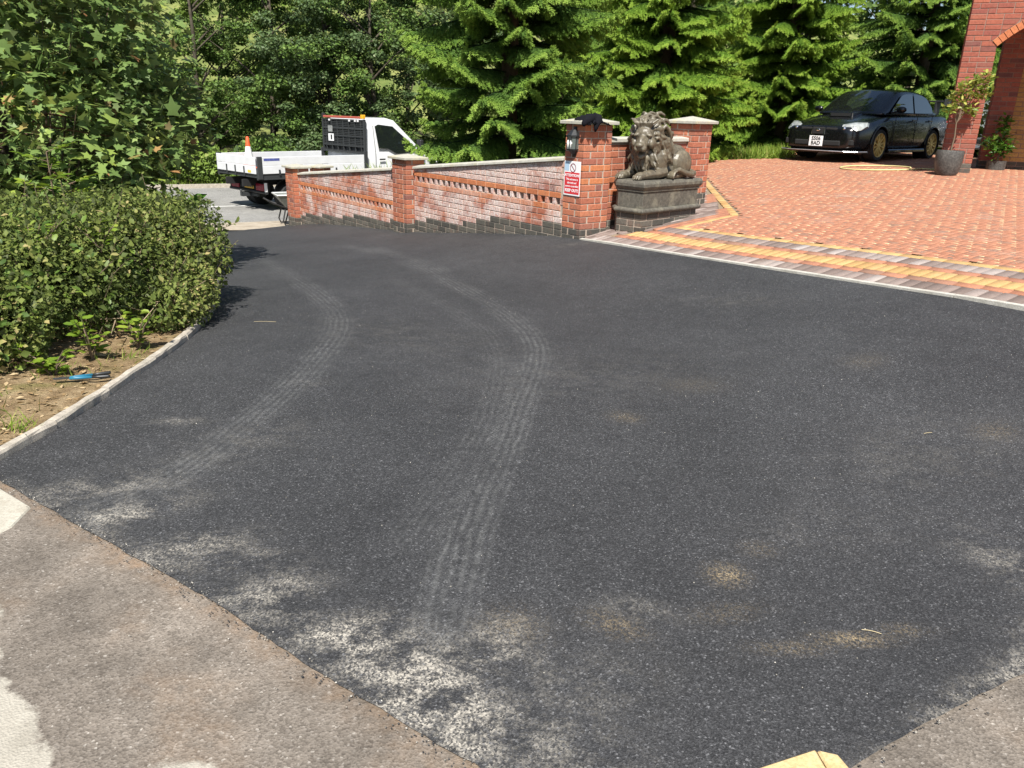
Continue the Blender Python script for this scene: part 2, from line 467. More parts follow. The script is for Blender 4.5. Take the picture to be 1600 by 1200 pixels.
DUST = [(-1.55,2.74,.22,.09,35,.9),(-1.2,2.5,.2,.07,20,1.0),(-.98,2.42,.18,.05,10,.8),(-.82,2.24,.15,.09,30,1.0),(-.62,2.05,.16,.07,-20,.9),
 (-.45,2.02,.13,.1,40,1.0),(-.3,1.86,.17,.14,-35,1.15),(-.15,1.7,.18,.12,-35,1.2),(-.05,1.95,.16,.1,20,.55),(-.02,2.06,.1,.08,0,.4),
 (1.9,2.5,.12,.22,20,.55),(1.8,2.1,.14,.1,10,.5),(.25,1.85,.2,.12,0,.2),(.1,1.6,.25,.15,-30,.4),(1.3,2.75,.3,.15,10,.1),(-1.75,2.95,.3,.12,30,.55),
 (.45,2.2,.12,.05,-20,.4),(1.6,1.95,.25,.05,30,.7),(1.2,1.72,.3,.04,33,.6),(-1.3,3.5,.3,.2,40,.18),(2.0,3.4,.6,.3,20,.12),(.5,4.6,.8,.4,15,.1),(-.9,5.5,.8,.4,-25,.1),(1.8,6.2,.5,.15,-30,.12),
 (-1.75,3.7,.12,.04,10,.5),(-1.2,4.35,.1,.04,20,.35),(.7,9.0,.35,.04,0,.3)]
TAN = [(.805,2.424,.055,.05,0,.9),(.97,2.6,.06,.04,0,.25),(1.06,2.06,.22,.022,10,.55),(1.22,2.1,.12,.012,14,.5),(.75,2.2,.12,.04,15,.2),(.36,2.12,.09,.04,-30,.45),(.02,2.1,.09,.08,0,.25),(.62,3.9,.08,.06,-30,.3),(1.1,4.4,.18,.12,0,.12),(2.2,4.6,.12,.1,20,.15),(2.45,3.6,.1,.08,20,.22)]
def blobs(V, L):
    o = np.zeros(len(V))
    for x, y, a, b, ang, k in L:
        c, s = math.cos(R(ang)), math.sin(R(ang)); dx, dy = V[:, 0]-x, V[:, 1]-y
        o += k*np.exp(-(((c*dx+s*dy)/(a*1.0))**2+((-s*dx+c*dy)/(b*1.0))**2))
    return np.clip(o, 0, 1.3)
def tar_attrs(V):
    d1, u1, v1 = seg_dist(V, TRACK1); d2, u2, v2 = seg_dist(V, TRACK2); d3, u3, v3 = seg_dist(V, TRACK3)
    tu = np.where(d1 < d2, u1, u2); tv = np.where(d1 < d2, v1, v2)
    near3 = d3 < np.minimum(d1, d2); tu = np.where(near3, u3, tu); tv = np.where(near3, v3, tv)
    tk = np.maximum(sstep((.12-d1)/.03)*1.0, np.maximum(sstep((.12-d2)/.03), sstep((.1-d3)/.03)*.5))
    edge, _, _ = seg_dist(V, NEAR_EDGE)
    return {'dust': blobs(V, DUST)+.25*np.exp(-(edge/.05)**2)*(V[:, 0] > -2.2), 'tan': blobs(V, TAN), 'track': tk, 'track_u': tu, 'track_v': tv}

def rough_line(pts, step=.05, amp=.012, seed=1.0):
    out = []
    for a, b in zip(pts[:-1], pts[1:]):
        L = math.hypot(b[0]-a[0], b[1]-a[1]); n = max(1, int(L/step)); nx_, ny_ = -(b[1]-a[1])/L, (b[0]-a[0])/L
        for k in range(n):
            t = k/n; x = a[0]+(b[0]-a[0])*t; y = a[1]+(b[1]-a[1])*t
            j = amp*(mnoise.noise(Vector((x*9, y*9, seed)))+.6*mnoise.noise(Vector((x*31, y*31, seed))))
            out.append((x+nx_*j, y+ny_*j))
    out.append(pts[-1]); return out
NEAR_EDGE = rough_line([(-2.36, 3.06), (-2.225, 3.0), (-1.93, 2.8), (-1.58, 2.567), (-.995, 2.188), (-.544, 1.849), (-.072, 1.535), (.25, 1.2)], .04, .009)
RIGHT_EDGE = rough_line([(.62, 1.2), (.9, 1.55), (1.05, 1.64), (1.3, 1.78), (1.594, 1.933), (2.2, 2.25), (3.2, 2.7), (4.66, 3.13)], .05, .016, 5.)
KERBLINE = [(-2.36, 3.08), (-2.30, 3.5), (-2.275, 3.9), (-2.28, 4.4), (-2.29, 5.0), (-2.33, 5.5), (-2.47, 6.2), (-2.75, 7.0), (-3.7, 9.5), (-4.8, 12.5), (-6.3, 16.3)]
DR = np.array([.536, -.845]); DN = np.array([.845, .536]); E0 = np.array([.759, 9.282])
def uv(u, v): return (float(E0[0]+DR[0]*u+DN[0]*v), float(E0[1]+DR[1]*u+DN[1]*v))
TARPOLY = NEAR_EDGE + RIGHT_EDGE + [uv(7.27, 0), uv(0, 0), (.8, 9.6), (-1.5, 12.6), (-4.4, 16.35), (-5.4, 16.42)] + list(reversed(KERBLINE))[0:-1]
driveway = sheet('driveway', TARPOLY, .05, M_TAR, .012, extra=[(-2.45, 3.4, 1.1, 4.3, .05), (-3.2, 4.8, 4.3, 7.5, .085), (-7, 3, 7.5, 17, .16)], attrs=tar_attrs)
tag(driveway, 'freshly laid black tarmac drive with pale tyre tracks', kind='structure')

def old_attr(V):
    x, y = V[:, 0], V[:, 1]
    nz = fbm(x, y, 3.0, 2.); n2 = fbm(x, y, 14.0, 4.)
    pale = np.maximum(sstep((-1.13-x-.95*(y-1.54)+.07*nz+.05*n2)/.06), sstep((1.53-y-.25*np.abs(x+.8)+.04*nz+.03*n2)/.05)*(x < -.4))*(y < 2.35)
    pale = np.maximum(pale, sstep((x-1.45+.25*nz+.1*n2-(y-1.4)*.5)/.35)*.5)
    edge, _, _ = seg_dist(V, NEAR_EDGE)
    return {'pale': pale, 'rust': np.exp(-(edge/.06)**2)*(.5+.5*n2)+.3*sstep(nz*1.5)}
def old_mat():
    m, nt, bs, out = new_mat('old_tarmac'); p = pos(nt)
    v1 = voro(nt, p, 150); s1 = N(nt, 'ShaderNodeSeparateColor'); nt.links.new(v1.outputs['Color'], s1.inputs[0])
    c = ramp(nt, s1.outputs[0], [(0, (.112, .095, .078)), (.5, (.172, .147, .121)), (.9, (.196, .169, .141)), (.98, (.235, .206, .175)), (1, (.33, .3, .26))])
    c = mix(nt, .8, c, ramp(nt, tnoise(nt, p, 4, 5, .65), [(.3, .62), (.7, 1.35)]), 'MULTIPLY')
    c = mix(nt, .6, c, ramp(nt, tnoise(nt, p, 1.3, 4, .6), [(.3, .75), (.7, 1.25)]), 'MULTIPLY')
    c = mix(nt, mth(nt, 'MULTIPLY', attr(nt, 'rust'), ramp(nt, tnoise(nt, p, 18, 3), [(.35, .1), (.7, .7)]), clamp=True), c, (.30, .185, .10))
    pl = ramp(nt, mth(nt, 'ADD', attr(nt, 'pale'), mth(nt, 'MULTIPLY', mth(nt, 'SUBTRACT', tnoise(nt, p, 28, 5, .75), .5), 1.5)), [(.36, 0), (.72, .85)])
    pc = ramp(nt, tnoise(nt, p, 7, 5, .65), [(.3, (.31, .285, .235)), (.7, (.44, .41, .345))])
    c = mix(nt, pl, c, pc)
    nt.links.new(c, bs.inputs['Base Color']); bs.inputs['Roughness'].default_value = .85
    bs.inputs['Specular IOR Level'].default_value = .2
    bump(nt, mix(nt, .5, v1.outputs['Distance'], tnoise(nt, p, 90, 4)), bs, .8, .005); return m
M_OLD = old_mat()
OLDPOLY = [(-5, -1), (5.5, -1), (5.5, 3.2), (3.2, 2.78), (2.2, 2.33), (1.594, 2.02), (1.2, 1.8), (.8, 1.5), (.4, 1.25), (0, 1.62), (-.5, 1.93), (-.95, 2.28), (-1.55, 2.66), (-2.2, 3.1), (-2.5, 3.2), (-5, 3.2)]
old = sheet('old_driveway', OLDPOLY, .05, M_OLD, .003, extra=[(-2.6, 2.4, .8, 3.2, .045), (-5, 5.5, -1, .8, .4)], attrs=old_attr)
tag(old, 'worn brown old tarmac in front of the new drive', kind='structure')

# pale concrete apron at the foot of the kerb, and the broken buff kerb block
M_CONC = stone_mat('pale_concrete', (.36, .33, .27), (.5, .47, .39), 5, (.3, .26, .2))
mb = MB(); mb.prism([(-2.9, 2.4), (-1.96, 2.53), (-1.93, 2.62), (-1.95, 2.78), (-2.23, 2.97), (-2.4, 3.04), (-2.9, 3.04)], -.06, .022)
tag(mb.build('concrete_slab', M_CONC, bevel=.008), 'pale concrete slab beside the end of the kerb', kind='structure')
M_BUFF = stone_mat('buff_kerb', (.5, .36, .17), (.68, .52, .28), 18, (.42, .34, .2))
kb = empty('kerb_block', (.78, 1.5, 0), R(13)); tag(kb, 'cracked buff kerb block sunk at the near edge of the drive', 'kerb block')
MB().prism([(-.16, -.12), (.075, -.12), (.06, .03), (.068, .085), (-.2, .045)], -.05, .035).build('block', M_BUFF, kb, bevel=.006)
MB().prism([(.08, -.12), (.13, -.12), (.12, .06), (.073, .086), (.066, .03)], -.05, .031).build('broken_corner', M_BUFF, kb, bevel=.006)

# soil strip between kerb and hedge
def soil_mat():
    m, nt, bs, out = new_mat('dry_soil'); p = pos(nt)
    c = ramp(nt, tnoise(nt, p, 9, 5, .7), [(.28, (.13, .085, .045)), (.5, (.27, .19, .105)), (.72, (.42, .32, .19))])
    c = mix(nt, ramp(nt, tnoise(nt, p, 3.5, 4), [(.55, 0), (.72, .55)]), c, (.17, .17, .05))
    c = mix(nt, .7, c, ramp(nt, tnoise(nt, p, 110, 3, .7), [(.3, .5), (.7, 1.35)]), 'MULTIPLY')
    nt.links.new(c, bs.inputs['Base Color']); bs.inputs['Roughness'].default_value = 1; bs.inputs['Specular IOR Level'].default_value = .1
    bump(nt, tnoise(nt, p, 60, 5, .7), bs, 1, .02); return m
M_SOIL = soil_mat()
inner = [(p[0]-.045, p[1]) for p in KERBLINE]
def soil_z(x, y):
    d, _, _ = seg_dist(np.c_[x, y], inner)
    return Zs(x, y)+.035+.10*sstep((d-.02)/1.2)+.012*fbm(x, y, 6., 3.)
soil = sheet('soil_bed', inner + [(-9.5, 16), (-9.5, 3.3), (-2.45, 3.06)], .12, M_SOIL, 0, zf=soil_z, extra=[(-4.6, -2.2, 3.0, 6.2, .07), (-9.5, -2.2, 3.3, 16, .3)])
tag(soil, 'dry brown soil strip behind the drive kerb', kind='structure')
# kerb of thin concrete edgings
kerb = empty('kerb', (0, 0, 0)); tag(kerb, kind='structure')
acc = [Vector(p) for p in KERBLINE]
def along(pts, d):
    for a, b in zip(pts[:-1], pts[1:]):
        L = (b-a).length
        if d <= L: return a+(b-a)*(d/L)
        d -= L
    return pts[-1]
d = 0.0
while d < 9.0:
    L = random.uniform(.55, .62) if d > .5 else .5
    a, b = along(acc, d+.004), along(acc, d+L-.004); t = (b-a).normalized(); nn = Vector((-t.y, t.x))
    lift = random.uniform(-.006, .006); mb = MB(); nseg = 6
    ring = []
    for k in range(nseg+1):
        q = a+(b-a)*(k/nseg); j = [random.uniform(-.004, .004) for _ in range(4)]
        z = Z(q.x, q.y)
        ring.append([(q.x+nn.x*w_, q.y+nn.y*w_, z+h) for w_, h in ((j[0]*.5, -.06), (.002+j[0], .042+lift+j[1]), (.009, .054+lift+j[1]), (.046, .056+lift+j[2]), (.054+j[3], .046+lift+j[2]), (.055, -.06))])
    for k in range(nseg):
        for i in range(6):
            i2 = (i+1) % 6
            mb.add([ring[k][i], ring[k][i2], ring[k+1][i2], ring[k+1][i]], [(0, 1, 2, 3)])
    mb.add(ring[0], [tuple(range(6))]); mb.add(ring[-1], [tuple(range(6))])
    mb.build('kerb_edging', M_KERB, kerb); d += L
mb = MB(); mb.prism([(-2.44, 2.98), (-2.31, 3.0), (-2.29, 3.07), (-2.38, 3.1), (-2.46, 3.07)], -.03, [.02, .03, .045, .06, .05])
tag(mb.build('broken_stone', M_BUFF, bevel=.012), 'lump of buff stone at the near end of the kerb', 'stone')

# road across the end of the drive
def along_road(t, q): return (float(ROADP[0]+RD[0]*t+RM[0]*q), float(ROADP[1]+RD[1]*t+RM[1]*q))
M_ROAD = asphalt_mat('road_tarmac', (.23, .224, .21), .2)
mb = MB(); P = [along_road(-60, -.6), along_road(60, -.6), along_road(60, 8), along_road(-60, 8)]
mb.add([(p[0], p[1], -1.03) for p in P], [(0, 1, 2, 3)])
road = mb.build('road', M_ROAD); tag(road, 'grey public road running past the drive entrance', kind='structure')
M_LINE = plain('road_paint', (.72, .72, .68), .7, noise_amt=.1, nscale=8)
for k in range(-6, 7):
    t0 = k*6.0-2.5; P = [along_road(t0, 2.95), along_road(t0+4.0, 2.95), along_road(t0+4.0, 3.07), along_road(t0, 3.07)]
    MB().add([(p[0], p[1], -1.026) for p in P], [(0, 1, 2, 3)]).build('lane_line', M_LINE, road)
mb = MB(); mb.prism([along_road(-60, 8.0), along_road(60, 8.0), along_road(60, 8.14), along_road(-60, 8.14)], -1.2, -.91)
far_kerb = mb.build('far_kerb', M_KERB); tag(far_kerb, kind='structure')
M_PATH = stone_mat('footpath_concrete', (.3, .25, .19), (.5, .44, .35), 3, (.22, .17, .12))
def path_z(x, y):
    q = road_q(x, y); return np.where(q < -.62, -.955+.02*(-.7-q), -1.03)
fp = sheet('footpath', [along_road(-30, -.58), along_road(-30, -3.4), along_road(-1.6, -3.4), along_road(-1.6, -1.9), along_road(-.3, -2.3), along_road(.4, -2.75), along_road(30, -2.75), along_road(30, -.58)], .4, M_PATH, 0, zf=path_z)
tag(fp, 'dusty pale footpath between drive and road', kind='structure')

# ================================================================== block paving
def paver_mat(name, stops, attribute):
    m, nt, bs, out = new_mat(name); p = pos(nt)
    rn = attr(nt, 'rnd') if attribute else N(nt, 'ShaderNodeObjectInfo').outputs['Random']
    c = ramp(nt, rn, stops)
    c = mix(nt, .7, c, ramp(nt, tnoise(nt, p, 70, 4, .7), [(.3, .72), (.7, 1.25)]), 'MULTIPLY')
    c = mix(nt, ramp(nt, tnoise(nt, p, 2.2, 5, .7), [(.55, 0), (.75, .3)]), c, (.42, .36, .3))
    nt.links.new(c, bs.inputs['Base Color']); bs.inputs['Roughness'].default_value = .9; bs.inputs['Specular IOR Level'].default_value = .15
    bump(nt, tnoise(nt, p, 150, 3), bs, .5, .003); return m
PR = [(0, (.34, .15, .092)), (.3, (.385, .178, .108)), (.6, (.32, .145, .092)), (.85, (.41, .195, .12)), (.92, (.25, .14, .1)), (1, (.28, .16, .11))]
PY = [(0, (.42, .265, .115)), (.5, (.5, .325, .145)), (1, (.38, .23, .095))]
PG = [(0, (.15, .115, .1)), (.4, (.21, .16, .14)), (.75, (.27, .215, .19)), (1, (.36, .315, .29))]
PS = [(0, (.46, .33, .19)), (.45, (.53, .4, .24)), (.52, (.3, .18, .125)), (.75, (.18, .13, .1)), (1, (.35, .15, .09))]
PM = [[paver_mat('paver_'+nm+('_joined' if a else ''), st, a) for nm, st in (('red', PR), ('buff', PY), ('grey', PG), ('small', PS))] for a in (False, True)]
m, nt, bs, out = new_mat('paving_sand'); p_ = pos(nt)
nt.links.new(ramp(nt, tnoise(nt, p_, 40, 4), [(.3, (.16, .12, .08)), (.7, (.3, .23, .15))]), bs.inputs['Base Color']); bs.inputs['Roughness'].default_value = 1
M_SAND = m
PAVPOLY = [uv(7.3, .004), uv(0, .004), uv(-.02, .03), (1.1, 9.66), (2.45, 11.0), (2.6, 11.5), (2.75, 13.2), (3.95, 17.05), (5.7, 16.95), (6.5, 19.5), (12.5, 21), (13, 5), uv(7.3, 1.5)]
paving = sheet('block_paving', PAVPOLY, .25, M_SAND, -.002)
tag(paving, 'red block paved forecourt with buff and grey border bands', kind='structure')
PAVP = np.array(PAVPOLY)
def inpoly(x, y, P):
    c = False; n = len(P)
    for i in range(n):
        a, b = P[i], P[(i+1) % n]
        if ((a[1] > y) != (b[1] > y)) and x < (b[0]-a[0])*(y-a[1])/(b[1]-a[1])+a[0]: c = not c
    return c
pav = []            # x, y, yaw, length, width, class
YAW = math.atan2(DR[1], DR[0])
def addp(u, v, l, w_, cls, turn=0.0): x, y = uv(u, v); pav.append((x, y, YAW+turn, l, w_, cls))
def row(v0, v1, pitch, cls, soldier, u0, u1, jit=0):
    u = u0
    while u < u1:
        addp(u+pitch/2, (v0+v1)/2, pitch-.006, v1-v0-.006, cls); u += pitch
row(.052, .252, .1, 2, True, .12, 7.2)
row(.252, .352, .2, 0, False, .34, 7.2)
row(.352, .552, .1, 1, True, .42, 7.2)
row(.552, .652, .2, 0, False, .55, 7.2)
row(.652, .852, .1, 2, True, .62, 7.2)
row(.852, .952, .2, 1, False, .7, 7.2)
# buff hook round the lion, then along the fence line
v = .952
while v < 1.72: addp(.75, v+.1, .094, .194, 1); v += .2
ang = math.atan2(4.54-1.82, -2.5-.72); L = math.hypot(4.54-1.82, 3.22); t = 0
while t < L+1.2:
    addp(.72+math.cos(ang)*(t+.1), 1.82+math.sin(ang)*(t+.1), .194, .094, 1, -(-ang)); t += .2
# grey blocks between the hook and the walls
for i in range(-30, 9):
    for j in range(0, 48):
        u, v = i*.1+.05, .1+j*.2+(.1 if i % 2 else 0)
        lim = .66 if v < 1.8 else .62-(v-1.8)*1.18
        if u > lim or v < .1: continue
        edge = {0: .12, 1: .34, 2: .55, 3: .62}
        if v < .95 and u > .05+.72*(v-.05)/.9-.02: continue
        x, y = uv(u, v)
        if not inpoly(x, y, PAVPOLY): continue
        addp(u, v, .094, .194, 2 if (u < lim-.14) else 0)
# field: two blocks to a square with a small key block
FS = .5
for i in range(-210, 210):
    for j in range(-210, 210):
        u, v = (i*.2-j*.1)*FS, (i*.1+j*.2)*FS
        if v < .8 or v > 13 or u < -9 or u > 8: continue
        x, y = uv(u+.1, v+.1)
        if y < 4 or x > 11 or not inpoly(x, y, PAVPOLY): continue
        for du, dv, l, w_, cls in ((.05, .1, .094, .194, 0), (.15, .1, .094, .194, 0), (.25, .025, .094, .044, 3), (.25, .075, .094, .044, 0)) if (i+j) % 2 else ((.1, .05, .194, .094, 0), (.1, .15, .194, .094, 0), (.25, .025, .094, .044, 3), (.25, .075, .094, .044, 0)):
            uc, vc = u+du*FS, v+dv*FS; lim = .80 if vc < 1.86 else .80-(vc-1.86)*1.18
            if vc-w_*FS/2 < .935 or uc-l*FS/2 < lim-.02: continue
            addp(uc, vc, l*FS, w_*FS, cls)
pav = np.array(pav)
camdist = np.hypot(pav[:, 0], pav[:, 1])
infr = (np.abs(pav[:, 0])/np.maximum(pav[:, 1], .1) < .70)
size = np.where(infr, pav[:, 3]*pav[:, 4]/camdist**2.4, 0)
order = np.argsort(-size)
TB = np.array([(-1, -1, 0), (1, -1, 0), (1, 1, 0), (-1, 1, 0)], float)
def paver_verts(l, w_):
    b = TB*np.array([l/2, w_/2, 0]); t1 = b.copy(); t1[:, 2] = .015; t2 = TB*np.array([l/2-.005, w_/2-.005, 0]); t2[:, 2] = .021
    return np.vstack([b, t1, t2])
PF = np.array([(0,1,5,4),(1,2,6,5),(2,3,7,6),(3,0,4,7),(4,5,9,8),(5,6,10,9),(6,7,11,10),(7,4,8,11),(8,9,10,11)])
pcache = {}
for k in order[:300]:
    x, y, a, l, w_, cls = pav[k]; key = (round(l, 3), round(w_, 3), int(cls))
    if key not in pcache:
        pcache[key] = big_mesh('paver', paver_verts(l, w_), PF, PM[0][int(cls)], k=4)
    z = Z(x, y); gxn = (Z(x+.05, y)-Z(x-.05, y))/.1; gyn = (Z(x, y+.05)-Z(x, y-.05))/.1
    nrm = Vector((-gxn, -gyn, 1)).normalized(); xd = Vector((math.cos(a), math.sin(a), 0)); xd = (xd-nrm*xd.dot(nrm)).normalized(); yd = nrm.cross(xd)
    o = link('paver', pcache[key], paving)
    o.matrix_world = Matrix(((xd.x, yd.x, nrm.x, x), (xd.y, yd.y, nrm.y, y), (xd.z, yd.z, nrm.z, z-.004+random.uniform(-.0015, .0015)), (0, 0, 0, 1)))
VV, FF, RR, MM = [], [], [], []
rest = order[300:]; b = 0
for k in rest:
    x, y, a, l, w_, cls = pav[k]; q = paver_verts(l, w_); c, s = math.cos(a), math.sin(a)
    VV.append(np.c_[q[:, 0]*c-q[:, 1]*s+x, q[:, 0]*s+q[:, 1]*c+y, q[:, 2]-.004+random.uniform(-.0015, .0015)]); FF.append(PF[4:]+b); b += 12
    RR.append(np.full(12, random.random())); MM += [int(cls)]*5
VV = np.vstack(VV); VV[:, 2] += Zs(VV[:, 0], VV[:, 1])
me = big_mesh('paver_field', VV, np.vstack(FF), PM[1][0], np.concatenate(RR), k=4)
for q in PM[1][1:]: me.materials.append(q)
me.polygons.foreach_set('material_index', np.array(MM, dtype=np.int32))
tag(link('paver_field', me, paving), kind='stuff')
# pale concrete edging between tarmac and blocks
t = 0.0
while t < 7.2:
    L = .9; mb = MB(); ring = []
    for k in range(7):
        u = t+.003+(L-.006)*k/6; a, c = uv(u, .002), uv(u, .042); za, zc = Z(*a), Z(*c)
        ring.append([(a[0], a[1], za-.05), (a[0], a[1], za+.026), (c[0], c[1], zc+.024), (c[0], c[1], zc-.05)])
    for k in range(6):
        for i in range(4): mb.add([ring[k][i], ring[k][(i+1) % 4], ring[k+1][(i+1) % 4], ring[k+1][i]], [(0, 1, 2, 3)])
    mb.add(ring[0], [(0, 1, 2, 3)]); mb.add(ring[-1], [(0, 1, 2, 3)])
    mb.build('edging_stone', M_WHITEKERB, paving); t += L

# loose chippings along the seam of the new tarmac and here and there on it
r_ = np.random.default_rng(5)
OCT = np.array([(1, 0, 0), (-1, 0, 0), (0, 1, 0), (0, -1, 0), (0, 0, .7), (0, 0, -.7)], float); OCF = np.array([(0, 2, 4), (2, 1, 4), (1, 3, 4), (3, 0, 4), (2, 0, 5), (1, 2, 5), (3, 1, 5), (0, 3, 5)])
pts, siz, tone = [], [], []
for line, n in ((NEAR_EDGE, 900), (RIGHT_EDGE, 500)):
    L = np.array(line); seg = np.hypot(*(L[1:]-L[:-1]).T); k = r_.choice(len(seg), n, p=seg/seg.sum()); t = r_.random((n, 1))
    q = L[k]*(1-t)+L[k+1]*t+r_.normal(0, .022, (n, 2)); pts.append(q); siz.append(r_.uniform(.0015, .0045, n)); tone.append(np.where(r_.random(n) < .55, r_.random(n)*.35, r_.random(n)))
n = 500; q = np.c_[r_.uniform(-2.2, 3.2, n), r_.uniform(1.7, 7, n)]; pts.append(q); siz.append(r_.uniform(.0015, .004, n)); tone.append(.5+.5*r_.random(n))
q = np.vstack(pts); s_ = np.concatenate(siz); tn = np.concatenate(tone); ok = np.array([-2.3 < a for a in q[:, 0]]); q, s_, tn = q[ok], s_[ok], tn[ok]
ang = r_.uniform(0, 6.28, len(q)); c_, sn = np.cos(ang), np.sin(ang); st = r_.uniform(.6, 1.2, (len(q), 3))
T = OCT[None]*st[:, None, :]*s_[:, None, None]
V = np.stack([T[..., 0]*c_[:, None]-T[..., 1]*sn[:, None]+q[:, 0:1], T[..., 0]*sn[:, None]+T[..., 1]*c_[:, None]+q[:, 1:2], T[..., 2]+(Zs(q[:, 0], q[:, 1])+.0125)[:, None]+s_[:, None]*.3], -1).reshape(-1, 3)
F = (OCF[None]+(np.arange(len(q))*6)[:, None, None]).reshape(-1, 3)
m, nt, bs, out = new_mat('chippings'); nt.links.new(ramp(nt, attr(nt, 'rnd'), [(0, (.03, .03, .031)), (.35, (.08, .078, .074)), (.7, (.26, .24, .2)), (1, (.5, .47, .41))]), bs.inputs['Base Color']); bs.inputs['Roughness'].default_value = .8
tag(link('chippings', big_mesh('chippings', V, F, m, np.repeat(tn, 6))), 'loose stone chippings along the seam of the new tarmac', 'chippings', kind='stuff')
# ================================================================== brickwork
_bc = {}
def brick_mesh(l, d_, h, mat, bev=.004):
    key = (round(l, 3), round(d_, 3), round(h, 3), mat.name)
    if key not in _bc:
        _bc[key] = MB().box(-l/2, l/2, 0, d_, 0, h).mesh('brick', mat, bevel=bev)
    return _bc[key]
def brick(parent, x, y, z, l, d_, h, mat, rz=0.0, name='brick'):
    o = link(name, brick_mesh(l, d_, h, mat), parent, (x, y+random.uniform(-.0018, .0018), z))
    o.rotation_euler = (random.uniform(-.006, .006), random.uniform(-.004, .004), rz+random.uniform(-.006, .006)); return o
B0 = np.array([.559, 9.559]); W1 = np.array([math.sin(R(-38)), math.cos(R(-38))]); W2 = np.array([math.sin(R(46)), math.cos(R(46))])
RZ1, RZ2 = math.atan2(-W1[1], -W1[0]), math.atan2(W2[1], W2[0])
def wall_pt(x, y=0.0):      # local (x to the right along the wall, y into it) -> world
    ex = -W1; ey = np.array([-ex[1], ex[0]]); q = B0+ex*x+ey*y; return float(q[0]), float(q[1])

def wall_span(label, x0, x1, zstr, zc0, zc1, T=.215):
    """a run of wall: level courses, sloping coping (underside zc0 at x0 to zc1 at x1)"""
    root = empty('garden_wall', (*wall_pt((x0+x1)/2), 0), RZ1); tag(root, label, 'wall', 'spans of the garden wall')
    off = (x0+x1)/2; X0, X1 = x0-off, x1-off
    zc = lambda x: zc0+(zc1-zc0)*(x-X0)/(X1-X0)
    gz = lambda x: Z(*wall_pt(x+off))
    zbot = min(gz(X0), gz(X1))-.15
    core = MB(); y0 = .006; n = 1
    core.prism([(X0, y0), (X1, y0), (X1, T-.006), (X0, T-.006)], zbot, zstr-.0755)
    core.prism([(X0, .185), (X1, .185), (X1, T-.007), (X0, T-.007)], zstr-.0755, zstr)
    core.prism([(X0, y0), (X1, y0), (X1, T-.006), (X0, T-.006)], zstr, [zc0-.002, zc1-.002, zc1-.002, zc0-.002])
    core.build('mortar', M_MORTAR, root)
    k0 = int(math.floor((zbot-zstr)/.075))
    for k in range(k0, 30):
        z = zstr+k*.075
        if z > max(zc0, zc1): break
        if k == -1: continue
        x = X0+.004-(.1125 if k % 2 else 0)
        while x < X1-.02:
            l = .215
            if random.random() < .07: l = .1025
            a, b = max(x, X0+.003), min(x+l, X1-.003); x += l+.01
            if b-a < .03: continue
            xm = (a+b)/2
            g = gz(xm)
            if z+.065 < g+.004: continue
            ca, cb = zc(a), zc(b)
            if max(ca, cb) < z+.012: continue
            if k in (0, -2): mat = M_ORANGEE if k == -2 else M_ORANGE
            elif z+.03 < g+.175+.02*math.sin(xm*3): mat = M_DARK
            else: mat = M_REDE
            if min(ca, cb) < z+.065:        # cut to the slope of the coping
                ta, tb = min(z+.065, ca-.002), min(z+.065, cb-.002)
                ta, tb = max(ta, z+.004), max(tb, z+.004)
                mb = MB(); mb.add([(a, 0, z+.002), (b, 0, z+.002), (b, .1, z+.002), (a, .1, z+.002), (a, 0, ta), (b, 0, tb), (b, .1, tb), (a, .1, ta)],
                                  [(0,3,2,1),(4,5,6,7),(0,1,5,4),(1,2,6,5),(2,3,7,6),(3,0,4,7)])
                mb.build('brick', mat, root)
            else:
                brick(root, xm, 0, z+.005, b-a, .1, .065, mat)
    # row of bricks on end with open slots between
    x = X0+.05; pt = .1437
    while x < X1-.01:
        brick(root, x, .001, zstr-.0752, .062, .1, .074, M_REDE, name='slot_brick'); x += pt
    # coping
    n = max(1, round((X1-X0)/.9)); 
    for k in range(n):
        a = X0+(X1-X0)*k/n+.002; b = X0+(X1-X0)*(k+1)/n-.002; za, zb = zc(a), zc(b)
        v_ = []
        for xx, zz in ((a, za), (b, zb)):
            v_ += [(xx, -.032, zz), (xx, T+.03, zz), (xx, T+.03, zz+.036), (xx, T*.5, zz+.056), (xx, -.028, zz+.034)]
        MB().add(v_, [(0,1,2,3,4), (9,8,7,6,5)]+[(i, 5+i, 5+(i+1) % 5, (i+1) % 5) for i in range(5)]).build('coping_stone', M_COPE, root, bevel=.004)
    return root
wall_span('upper span of brick garden wall ending at the pillar with the sign', -3.53, -.012, .594, .70, 1.045)
wall_span('lower span of brick garden wall between the two shorter piers, towards the road', -8.05, -4.02, .067, .262, .648)

